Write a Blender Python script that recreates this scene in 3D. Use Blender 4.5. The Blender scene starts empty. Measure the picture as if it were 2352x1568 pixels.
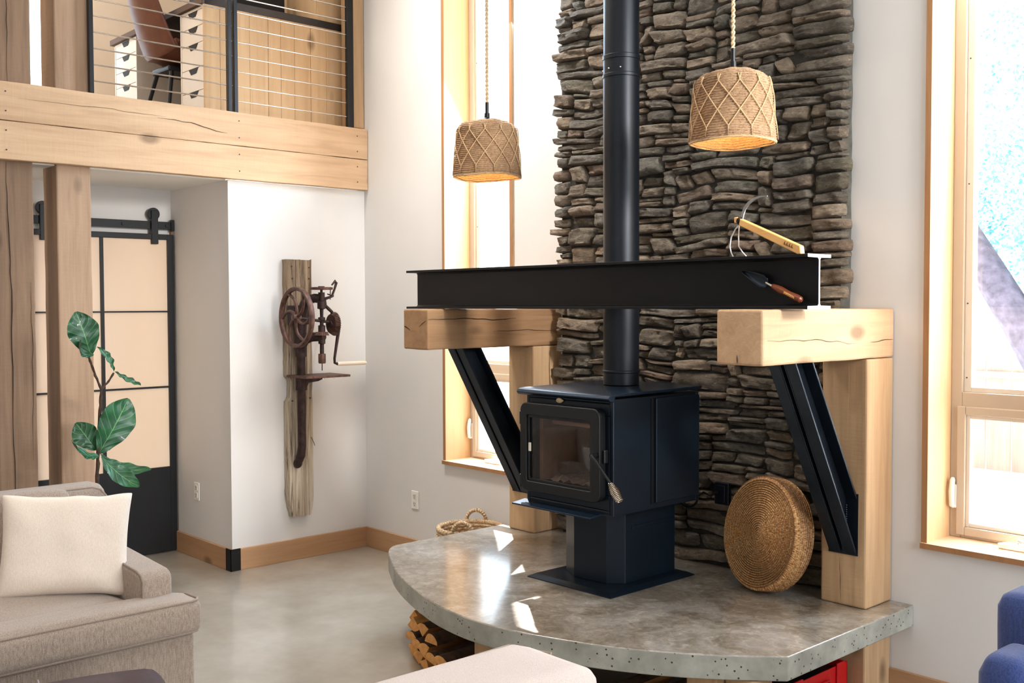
import bpy, bmesh, math, random
from mathutils import Vector, Matrix, noise
PI = math.pi
sc = bpy.context.scene
col = sc.collection
random.seed(7)

# ------------------------------------------------------------------ camera
F_PX, YAW, PITCH, ROLL, H = 2391.42, math.radians(47.4398), math.radians(2.01818), math.radians(-.17576), 1.62
Fv = Vector((-math.sin(YAW)*math.cos(PITCH), math.cos(YAW)*math.cos(PITCH), -math.sin(PITCH)))
R0 = Vector((math.cos(YAW), math.sin(YAW), 0)); U0 = R0.cross(Fv)
Rv = R0*math.cos(ROLL)+U0*math.sin(ROLL); Uv = -R0*math.sin(ROLL)+U0*math.cos(ROLL)
cd = bpy.data.cameras.new('camera'); cam = bpy.data.objects.new('camera', cd); col.objects.link(cam)
cd.sensor_width = 36; cd.lens = F_PX/2352*36; cd.clip_start = .05; cd.clip_end = 300
M = Matrix.Identity(4)
for i in range(3):
    M[i][0] = Rv[i]; M[i][1] = Uv[i]; M[i][2] = -Fv[i]
M[2][3] = H
cam.matrix_world = M
sc.camera = cam

# ------------------------------------------------------------------ materials
def lin(c):
    return tuple(((v/255)/12.92 if v/255 <= .04045 else ((v/255+.055)/1.055)**2.4) for v in c[:3])+(1,)
class N:
    def __init__(s, name):
        s.m = bpy.data.materials.new(name); s.m.use_nodes = True
        s.t = s.m.node_tree; s.t.nodes.clear()
        s.out = s.t.nodes.new('ShaderNodeOutputMaterial')
        s.b = s.n('ShaderNodeBsdfPrincipled'); s.l(s.b.outputs[0], s.out.inputs[0])
    def n(s, ty, **k):
        o = s.t.nodes.new(ty)
        for a, v in k.items(): setattr(o, a, v)
        return o
    def l(s, a, b): s.t.links.new(a, b)
    def set(s, **k):
        for a, v in k.items(): s.b.inputs[a.replace('_', ' ')].default_value = v
        return s
    def coord(s, scale=(1, 1, 1), kind='Object', rot=(0, 0, 0)):
        tc = s.n('ShaderNodeTexCoord'); mp = s.n('ShaderNodeMapping')
        mp.inputs['Scale'].default_value = scale; mp.inputs['Rotation'].default_value = rot
        s.l(tc.outputs[kind], mp.inputs[0]); return mp.outputs[0]
    def coordr(s, scale=(1, 1, 1)):
        tc = s.n('ShaderNodeTexCoord'); mp = s.n('ShaderNodeMapping'); oi = s.n('ShaderNodeObjectInfo'); ad = s.n('ShaderNodeVectorMath', operation='ADD')
        s.l(tc.outputs['Object'], ad.inputs[0]); s.l(oi.outputs['Location'], ad.inputs[1]); mp.inputs['Scale'].default_value = scale
        s.l(ad.outputs[0], mp.inputs[0]); return mp.outputs[0]
    def noise(s, vec, scale, detail=4, rough=.55, dist=0):
        o = s.n('ShaderNodeTexNoise'); o.inputs['Scale'].default_value = scale; o.inputs['Detail'].default_value = detail
        o.inputs['Roughness'].default_value = rough; o.inputs['Distortion'].default_value = dist
        s.l(vec, o.inputs['Vector']); return o.outputs['Fac']
    def ramp(s, fac, stops):
        o = s.n('ShaderNodeValToRGB'); e = o.color_ramp.elements
        while len(e) < len(stops): e.new(.5)
        for i, (p, c) in enumerate(stops):
            e[i].position = p; e[i].color = c if len(c) == 4 else lin(c)
        s.l(fac, o.inputs[0]); return o.outputs[0]
    def mix(s, fac, a, b, mode='MIX'):
        o = s.n('ShaderNodeMix', data_type='RGBA', blend_type=mode)
        for v, i in ((fac, 0), (a, 6), (b, 7)):
            if hasattr(v, 'links') or hasattr(v, 'is_linked'): s.l(v, o.inputs[i])
            else: o.inputs[i].default_value = v
        return o.outputs[2]
    def math(s, op, a, b=None, c=None):
        o = s.n('ShaderNodeMath', operation=op)
        for i, v in enumerate((a, b, c)):
            if v is None: continue
            if hasattr(v, 'is_linked'): s.l(v, o.inputs[i])
            else: o.inputs[i].default_value = v
        return o.outputs[0]
    def col(s, c): s.l(c, s.b.inputs['Base Color']); return s
    def bump(s, h, strength=.3, dist=.01):
        o = s.n('ShaderNodeBump'); o.inputs['Strength'].default_value = strength; o.inputs['Distance'].default_value = dist
        s.l(h, o.inputs['Height']); s.l(o.outputs[0], s.b.inputs['Normal']); return s

def plain(name, c, rough=.6, metal=0, var=.06, scale=12, bump=.05, **k):
    n = N(name); v = n.coord(); f = n.noise(v, scale)
    L = lin(c); a = tuple(x*(1-var) for x in L[:3])+(1,); b = tuple(min(1, x*(1+var)) for x in L[:3])+(1,)
    n.col(n.ramp(f, [(.3, a), (.7, b)])); n.set(Roughness=rough, Metallic=metal, **k)
    if bump: n.bump(n.noise(n.coord(), scale*8), bump, .004)
    return n.m

def wood(name, light, dark, axis='Z', rough=.75, knots=True, saw=True, grain=1.0):
    n = N(name)
    st = {'X': (.06, 1, 1), 'Y': (1, .06, 1), 'Z': (1, 1, .06)}[axis]
    v = n.coordr(st)
    g = n.noise(v, 26*grain, 6, .6, .6)
    big = n.noise(n.coordr({'X': (.25, 1, 1), 'Y': (1, .25, 1), 'Z': (1, 1, .25)}[axis]), 4, 3)
    base = n.ramp(g, [(.25, dark), (.5, tuple((a*2+b)/3 for a, b in zip(light, dark))), (.72, light)])
    base = n.mix(.45, base, n.ramp(big, [(.3, dark), (.7, light)]))
    if knots:
        kv = n.coordr({'X': (.5, 1, 1), 'Y': (1, .5, 1), 'Z': (1, 1, .5)}[axis])
        vo = n.n('ShaderNodeTexVoronoi'); vo.inputs['Scale'].default_value = 4.2; n.l(kv, vo.inputs['Vector'])
        kn = n.ramp(vo.outputs['Distance'], [(.07, (1, 1, 1, 1)), (.16, (0, 0, 0, 1))])
        base = n.mix(n.math('MULTIPLY', n.math('ADD', kn, 0.0), .75), base, tuple(x*.45 for x in lin(dark)[:3])+(1,))
    # long dry checks
    cr = n.noise(n.coordr({'X': (.05, 1, 1), 'Y': (1, .05, 1), 'Z': (1, 1, .05)}[axis]), 9, 3, .5, .3)
    crk = n.math('LESS_THAN', n.math('ABSOLUTE', n.math('SUBTRACT', cr, .5)), .0035)
    base = n.mix(n.math('MULTIPLY', crk, .0), base, tuple(x*.3 for x in lin(dark)[:3])+(1,))
    n.col(base); n.set(Roughness=rough)
    h = g
    if saw:
        sv = n.noise(n.coordr({'X': (1, .15, .15), 'Y': (.15, 1, .15), 'Z': (.15, .15, 1)}[axis]), 70, 2)
        h = n.math('ADD', g, n.math('MULTIPLY', sv, .5))
    n.bump(h, .55, .004)
    return n.m

def fabric(name, c, c2, scale=300, rough=.95, weave=.5, stretch=(1, 1, 1)):
    n = N(name)
    f = n.noise(n.coord((stretch)), scale, 2, .7)
    f2 = n.noise(n.coord((1, 1, .14)), scale*.7, 2)
    n.col(n.mix(.4, n.ramp(f, [(.35, c2), (.6, c)]), n.ramp(f2, [(.35, c2), (.62, c)])))
    n.set(Roughness=rough, Sheen_Weight=.25)
    n.bump(n.math('ADD', f, n.math('MULTIPLY', f2, .6)), weave, .003)
    return n.m

def rope_mat(name, light, dark, scale=90, rough=.9, trans=0, glow=None):
    n = N(name)
    f = n.noise(n.coord((1, 1, 2.2)), scale, 3, .6, .8)
    f2 = n.noise(n.coord(), 14, 3)
    c = n.ramp(f, [(.32, dark), (.62, light)])
    c = n.mix(.3, c, n.ramp(f2, [(.3, dark), (.7, light)]))
    n.col(c); n.set(Roughness=rough)
    n.bump(f, .8, .006)
    return n.m

MT = {}
MT['wall'] = plain('plaster_white', (215, 211, 207), .85, var=.015, scale=3, bump=.03)
MT['ceil'] = plain('plaster_ceiling', (238, 236, 230), .9, var=.01, scale=3, bump=0)
MT['beam'] = wood('rough_sawn_beam', (214, 180, 144), (172, 136, 102), 'Y')
MT['post'] = wood('rough_sawn_post', (150, 120, 94), (100, 76, 56), 'Z')
MT['postB'] = wood('rough_sawn_post_pale', (182, 152, 124), (132, 102, 78), 'Z')
MT['mpost'] = wood('mantel_post_wood', (200, 166, 126), (150, 114, 80), 'Z')
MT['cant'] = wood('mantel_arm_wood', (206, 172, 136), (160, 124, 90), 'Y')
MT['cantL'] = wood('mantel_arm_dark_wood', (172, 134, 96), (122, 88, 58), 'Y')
MT['plank'] = wood('panel_plank', (222, 188, 146), (186, 148, 108), 'Z', grain=.7, saw=False)
MT['trimw'] = wood('window_liner_wood', (222, 190, 148), (204, 166, 120), 'Z', saw=False, knots=False)
MT['trime'] = wood('window_edge_wood', (176, 128, 84), (138, 92, 56), 'Z', saw=False, knots=False)
MT['base'] = wood('baseboard_wood', (188, 148, 110), (156, 114, 78), 'Y', saw=False)
MT['baseX'] = wood('baseboard_wood_cross', (188, 148, 110), (156, 114, 78), 'X', saw=False)
MT['sillw'] = wood('window_sill_wood', (240, 212, 180), (220, 184, 146), 'X', saw=False, knots=False)
MT['black'] = plain('black_steel', (20, 21, 24), .42, .3, var=.2, scale=6, bump=.03)
MT['endglare'] = plain('beam_end_glare', (225, 222, 225), .3, .9, var=.05, scale=30, bump=.05)  # pale base colour stands for window light glaring off the beam end
MT['mantel'] = plain('mill_scale_steel', (17, 17, 20), .42, .55, var=.35, scale=3, bump=.02)
MT['brace'] = plain('brace_steel', (44, 52, 62), .30, .75, var=.3, scale=5, bump=.02)
MT['stove'] = plain('stove_paint', (20, 31, 42), .34, .45, var=.15, scale=5, bump=.04)
MT['stovetop'] = plain('stove_top_paint', (30, 46, 64), .26, .6, var=.15, scale=5, bump=.03)
MT['stoveblk'] = plain('stove_door_iron', (11, 13, 16), .4, .2, var=.15, scale=8, bump=.05)
MT['pipe'] = plain('pipe_paint', (14, 21, 30), .42, .4, var=.1, scale=4, bump=.02)
MT['iron'] = plain('rusty_cast_iron', (58, 42, 40), .55, .6, var=.5, scale=30, bump=.25)
MT['iron2'] = plain('worn_gear_iron', (92, 66, 56), .5, .6, var=.5, scale=40, bump=.2)
MT['steel'] = plain('stainless_rod', (215, 210, 205), .22, 1, var=.05, bump=0)
MT['chrome'] = plain('spring_steel', (196, 184, 168), .2, 1, var=.1, bump=0)
MT['blade'] = plain('sickle_blade', (170, 172, 175), .25, .9, var=.2, bump=.05)
MT['vinyl'] = plain('window_vinyl', (196, 180, 162), .5, var=.02, bump=0)
MT['vinyll'] = plain('window_vinyl_pale', (220, 212, 202), .5, var=.02, bump=0)
MT['plate'] = plain('outlet_plastic', (238, 234, 226), .4, var=.01, bump=0)
MT['plated'] = plain('outlet_socket', (222, 217, 208), .4, var=.01, bump=0)
MT['holes'] = plain('socket_slot', (50, 46, 42), .6, bump=0)
MT['navyplate'] = plain('dark_outlet', (10, 14, 26), .35, bump=0)
MT['white_unit'] = plain('drawer_lacquer', (226, 216, 204), .55, var=.02, bump=0)
MT['greywall'] = plain('loft_wall', (240, 222, 200), .85, var=.02, bump=0)
MT['desktop'] = wood('desk_top_wood', (104, 78, 62), (66, 48, 38), 'X', knots=False, saw=False)
MT['darkmetal'] = plain('dark_strip', (62, 58, 58), .35, .6, var=.1, bump=0)
MT['leather'] = plain('tan_leather', (98, 54, 34), .5, var=.2, scale=14, bump=.12)
MT['pleather'] = plain('dark_brown_leather', (58, 42, 52), .38, var=.25, scale=18, bump=.18)
MT['thread'] = plain('pale_thread', (150, 140, 140), .8, bump=0)
MT['sofa'] = fabric('oatmeal_upholstery', (190, 172, 156), (126, 106, 90), 430, stretch=(1.6, 1.6, .6))
MT['welt'] = fabric('oatmeal_welt', (176, 156, 140), (130, 110, 96), 700)
MT['sofa2'] = fabric('pale_upholstery', (222, 204, 194), (196, 178, 168), 600)
MT['pillow'] = fabric('cream_pillow_cloth', (246, 230, 212), (228, 210, 194), 420, weave=.35, stretch=(.5, .5, 2.4))
MT['blue'] = fabric('blue_upholstery', (52, 72, 128), (28, 40, 84), 320, weave=.4)
MT['jute'] = rope_mat('jute_rope', (214, 180, 138), (132, 98, 68), 130)
MT['jutenet'] = rope_mat('jute_twine', (226, 192, 146), (176, 138, 98), 150)
MT['sea'] = rope_mat('seagrass', (214, 160, 92), (104, 62, 28), 105)
n = N('coiled_seagrass'); v = n.coord(); sp_ = n.n('ShaderNodeSeparateXYZ'); n.l(v, sp_.inputs[0])
rr_ = n.math('SQRT', n.math('ADD', n.math('POWER', sp_.outputs[0], 2), n.math('POWER', sp_.outputs[1], 2)))
th_ = n.math('ARCTAN2', sp_.outputs[1], sp_.outputs[0])
rad_ = n.math('ADD', n.math('MULTIPLY', rr_, 24/.226), n.math('MULTIPLY', th_, 1/(2*PI)))
rad_ = n.math('ADD', rad_, n.math('MULTIPLY', sp_.outputs[2], 90))
fr_ = n.math('FRACT', rad_)
gv = n.math('MULTIPLY', n.math('MULTIPLY', fr_, n.math('SUBTRACT', 1, fr_)), 4)
cb = n.n('ShaderNodeCombineXYZ'); n.l(n.math('MULTIPLY', th_, n.math('MULTIPLY_ADD', n.math('FLOOR', rad_), 1.3, 2)), cb.inputs[0]); n.l(n.math('MULTIPLY', rad_, .9), cb.inputs[1]); n.l(n.math('MULTIPLY', sp_.outputs[2], 40), cb.inputs[2])
st_ = n.noise(cb.outputs[0], 1.6, 3, .6, .4)
c = n.ramp(st_, [(.34, (120, 72, 32)), (.5, (196, 138, 78)), (.64, (246, 206, 148))])
n.col(n.mix(n.math('POWER', gv, .5), lin((84, 48, 20)), c)); n.set(Roughness=.7)  # grooves between coils darkened in the colour, as shade would
n.bump(n.math('ADD', gv, n.math('MULTIPLY', st_, .8)), .9, .006); MT['seadisc'] = n.m
MT['basket'] = rope_mat('water_hyacinth', (236, 206, 166), (140, 104, 70), 110)
MT['twine'] = rope_mat('pale_rope_cord', (226, 204, 168), (180, 150, 112), 90)
MT['oak'] = wood('sickle_handle_wood', (240, 190, 120), (206, 140, 74), 'X', rough=.4, saw=False, knots=False)
MT['cherry'] = wood('trowel_handle_wood', (126, 62, 30), (84, 40, 20), 'X', rough=.35, saw=False, knots=False)
MT['whitewood'] = wood('worn_painted_wood', (240, 230, 214), (206, 188, 166), 'Y', rough=.7, saw=False, knots=False)
MT['red'] = plain('red_plastic', (190, 14, 20), .4, var=.05, bump=0)
MT['plantstem'] = plain('plant_bark', (70, 50, 36), .85, var=.4, scale=60, bump=.4)
MT['pot'] = plain('pot_ceramic', (210, 205, 196), .5, bump=.02)
MT['soil'] = plain('potting_soil', (50, 38, 28), .95, var=.4, scale=60, bump=.5)
MT['brick'] = plain('fire_brick', (150, 118, 92), .9, var=.25, scale=10, bump=.2)
MT['ash'] = plain('wood_ash', (150, 132, 120), .95, var=.4, scale=30, bump=.6)
MT['tube'] = plain('burn_tube', (190, 150, 120), .6, bump=0)
MT['bulbcap'] = plain('socket_black', (14, 16, 20), .3, .3, bump=0)
MT['bark'] = plain('log_bark', (86, 62, 46), .95, var=.45, scale=30, bump=.8)
MT['treebark'] = plain('tree_bark', (92, 84, 96), .95, var=.4, scale=12, bump=.6)
MT['fence'] = wood('fence_wood', (190, 150, 130), (150, 112, 96), 'Z', knots=False)
MT['bright_ground'] = plain('sunlit_ground', (225, 225, 220), .9, bump=0)  # grass coloured near white, overexposed daylight put into the colour
MT['housew'] = plain('outbuilding_paint', (210, 215, 225), .8, bump=0)

n = N('split_log_wood'); f = n.noise(n.coord((1, .1, 1)), 30, 4, .6); f2 = n.noise(n.coord(), 9, 3)
n.col(n.mix(.4, n.ramp(f, [(.3, (196, 128, 62)), (.7, (238, 182, 108))]), n.ramp(f2, [(.3, (180, 106, 46)), (.7, (242, 190, 120))]))); n.set(Roughness=.85); n.bump(f, .6, .006); MT['log'] = n.m
MT['crack'] = plain('dark_wood_split', (52, 34, 22), .95, bump=0)

# weathered post with the drill
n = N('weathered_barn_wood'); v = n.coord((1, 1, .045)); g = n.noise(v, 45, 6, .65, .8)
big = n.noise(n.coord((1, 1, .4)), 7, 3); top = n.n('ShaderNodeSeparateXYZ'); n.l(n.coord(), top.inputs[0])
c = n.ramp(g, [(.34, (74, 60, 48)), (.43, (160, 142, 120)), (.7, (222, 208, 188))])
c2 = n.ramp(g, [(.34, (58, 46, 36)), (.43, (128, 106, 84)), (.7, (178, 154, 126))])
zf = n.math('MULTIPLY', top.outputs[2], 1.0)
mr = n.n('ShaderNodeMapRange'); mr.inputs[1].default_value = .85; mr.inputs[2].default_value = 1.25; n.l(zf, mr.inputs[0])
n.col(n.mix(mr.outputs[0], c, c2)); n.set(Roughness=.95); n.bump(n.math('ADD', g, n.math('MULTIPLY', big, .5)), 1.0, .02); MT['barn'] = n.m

# concrete floor
n = N('polished_concrete_floor'); v = n.coord()
a = n.noise(v, 1.4, 5, .55, 0); b = n.noise(v, 7, 5, .6, 0); d = n.noise(v, 60, 3, .6)
c = n.ramp(a, [(.32, (132, 121, 106)), (.5, (156, 146, 131)), (.68, (178, 169, 156))])
c = n.mix(.35, c, n.ramp(b, [(.3, (132, 120, 104)), (.7, (176, 166, 152))]))
ck = n.noise(v, .9, 3, .5, .8)
crk = n.math('LESS_THAN', n.math('ABSOLUTE', n.math('SUBTRACT', ck, .47)), .0009)
n.col(c); n.set(Roughness=.36); n.set(Coat_Weight=.6, Coat_Roughness=.15, Coat_IOR=1.6)
n.bump(n.math('ADD', b, n.math('MULTIPLY', d, .15)), .05, .004); MT['floor'] = n.m

# hearth slab: mottled polished top, pitted edge
n = N('hearth_concrete'); v = n.coord(); a = n.noise(v, 3.2, 8, .68, .7); b = n.noise(v, 22, 6, .7, 1.2)
c = n.ramp(a, [(.36, (88, 76, 62)), (.5, (134, 124, 112)), (.62, (180, 174, 168))])
c = n.mix(.45, c, n.ramp(b, [(.36, (84, 74, 62)), (.55, (148, 136, 120)), (.7, (206, 196, 176))]))
ge = n.n('ShaderNodeNewGeometry'); sx = n.n('ShaderNodeSeparateXYZ'); n.l(ge.outputs['True Normal'], sx.inputs[0])
isup = n.math('GREATER_THAN', sx.outputs[2], .5)
ed = n.ramp(n.noise(v, 9, 5, .6), [(.3, (132, 131, 122)), (.7, (168, 167, 156))])
vo = n.n('ShaderNodeTexVoronoi'); vo.inputs['Scale'].default_value = 46; vo.inputs['Randomness'].default_value = 1; n.l(v, vo.inputs['Vector'])
sel = n.math('MULTIPLY', n.math('LESS_THAN', vo.outputs['Distance'], .17), n.math('GREATER_THAN', n.noise(v, 13, 2), .47))
ed = n.mix(sel, ed, lin((52, 50, 44)))
n.col(n.mix(isup, ed, c))
n.l(n.math('MULTIPLY_ADD', isup, -.28, .60), n.b.inputs['Roughness'])
n.l(n.math('MULTIPLY', isup, .8), n.b.inputs['Coat Weight']); n.set(Coat_Roughness=.13, Coat_IOR=1.7)
n.bump(n.math('ADD', b, n.math('MULTIPLY', sel, -2.)), .12, .004); MT['slab'] = n.m

# stacked stone
n = N('stacked_ledge_stone'); v = n.coord((1, 1, 1.6)); at = n.n('ShaderNodeAttribute', attribute_name='stone')
st = n.noise(n.coord((1, 1, 4)), 9, 8, .7, .8); fi = n.noise(v, 42, 6, .75, .5)
g = n.ramp(st, [(.3, (70, 63, 55)), (.5, (128, 116, 101)), (.72, (178, 164, 145))])
g = n.mix(.6, g, at.outputs['Color'])
g = n.mix(n.math('MULTIPLY', n.math('GREATER_THAN', fi, .62), .25), g, lin((190, 180, 160)))
g = n.mix(.6, g, n.ramp(fi, [(.32, (110, 105, 100)), (.62, (255, 255, 255))]), 'MULTIPLY')
n.col(g); n.set(Roughness=.7); n.bump(n.math('ADD', st, n.math('MULTIPLY', fi, .6)), 1.0, .022); MT['stone'] = n.m
MT['mortar'] = plain('dark_mortar', (46, 43, 38), .95, var=.4, scale=30, bump=.8)
MT['mortarg'] = plain('grey_mortar', (78, 75, 68), .95, var=.3, scale=30, bump=.8)

# glass
def glass(name, tint=(1, 1, 1), rough=0.0, mixf=.9):
    n = N(name); tr = n.n('ShaderNodeBsdfTransparent'); gl = n.n('ShaderNodeBsdfGlossy'); gl.inputs['Roughness'].default_value = rough
    tr.inputs[0].default_value = tint+(1,)
    mx = n.n('ShaderNodeMixShader'); fr = n.n('ShaderNodeFresnel'); gm = n.n('ShaderNodeNewGeometry'); n.l(n.math('MULTIPLY_ADD', gm.outputs['Backfacing'], 1/1.45-1.45, 1.45), fr.inputs[0])
    n.l(fr.outputs[0], mx.inputs[0]); n.l(tr.outputs[0], mx.inputs[1]); n.l(gl.outputs[0], mx.inputs[2]); n.l(mx.outputs[0], n.out.inputs[0])
    return n.m
MT['glass'] = glass('clear_glass'); MT['stoveglass'] = glass('smoked_stove_glass', (.82, .78, .76), .02)
n = N('frosted_panel'); f = n.noise(n.coord((1, .6, .3)), 2.2, 2)
n.col(n.ramp(f, [(.3, (230, 200, 172)), (.7, (242, 218, 192))])); n.set(Roughness=.35); MT['frost'] = n.m

# shade: jute that lets light through
n = N('jute_shade'); f = n.noise(n.coord((1, 1, 2.4)), 120, 3, .6, .8); f2 = n.noise(n.coord(), 12, 3)
c = n.mix(.3, n.ramp(f, [(.32, (112, 82, 58)), (.62, (200, 166, 128))]), n.ramp(f2, [(.3, (126, 94, 68)), (.7, (200, 168, 132))]))
n.col(c); n.set(Roughness=.9); n.bump(f, .8, .006)
tl = n.n('ShaderNodeBsdfTranslucent'); tl.inputs[0].default_value = lin((240, 190, 120)); mx = n.n('ShaderNodeMixShader'); mx.inputs[0].default_value = .10
n.l(n.b.outputs[0], mx.inputs[1]); n.l(tl.outputs[0], mx.inputs[2])
tp = n.n('ShaderNodeBsdfTransparent'); mx2 = n.n('ShaderNodeMixShader')
vo = n.n('ShaderNodeTexVoronoi'); vo.inputs['Scale'].default_value = 95; n.l(n.coord((1, 1, 1.6)), vo.inputs['Vector'])
hole = n.math('MULTIPLY', n.math('LESS_THAN', vo.outputs['Distance'], .2), n.math('GREATER_THAN', n.noise(n.coord((1, 1, 2)), 18, 2), .60))
n.l(hole, mx2.inputs[0]); n.l(mx.outputs[0], mx2.inputs[1]); n.l(tp.outputs[0], mx2.inputs[2]); n.l(mx2.outputs[0], n.out.inputs[0]); MT['shade'] = n.m

n = N('bulb_glass'); n.set(Base_Color=(1, .8, .5, 1)); n.b.inputs['Emission Color'].default_value = (1, .62, .25, 1); n.b.inputs['Emission Strength'].default_value = 12; MT['bulb'] = n.m

# leaf with veins drawn from the leaf's own UVs
n = N('fig_leaf'); uv = n.n('ShaderNodeUVMap'); s = n.n('ShaderNodeSeparateXYZ'); n.l(uv.outputs[0], s.inputs[0])
au = n.math('ABSOLUTE', n.math('SUBTRACT', s.outputs[0], .5))
mid = n.math('LESS_THAN', au, .016)
ph = n.math('FRACT', n.math('MULTIPLY', n.math('SUBTRACT', s.outputs[1], n.math('MULTIPLY', au, .55)), 6))
sv = n.math('LESS_THAN', n.math('ABSOLUTE', n.math('SUBTRACT', ph, .5)), .045)
vein = n.math('MAXIMUM', mid, n.math('MULTIPLY', sv, .6))
f = n.noise(n.coord(), 14, 3)
n.col(n.mix(vein, n.ramp(f, [(.3, (8, 58, 34)), (.7, (26, 92, 50))]), lin((92, 150, 84))))
n.set(Roughness=.42, Coat_Weight=.12); n.bump(n.math('ADD', n.math('MULTIPLY', vein, -.6), n.math('ABSOLUTE', n.math('SUBTRACT', ph, .5))), .5, .006); MT['leaf'] = n.m
n = N('tree_leaves'); f = n.noise(n.coord(), 3, 2); n.col(n.ramp(f, [(.3, (60, 132, 146)), (.7, (150, 204, 206))])); n.set(Roughness=.6, Transmission_Weight=0); MT['tleaf'] = n.m
n = N('lettered_ink'); n.set(Base_Color=lin((70, 36, 18)), Roughness=.7); MT['ink'] = n.m
MT['darkbox'] = plain('dark_interior_and_pull_shade', (20, 18, 18), .7, bump=0)  # also paints the shade in the drawer finger cut-outs
MT['emblem'] = plain('emblem_metal', (190, 170, 140), .35, .9, var=.2, scale=80, bump=.3)
MT['white_bracket'] = plain('white_gasket', (214, 206, 186), .6, bump=0)

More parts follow.
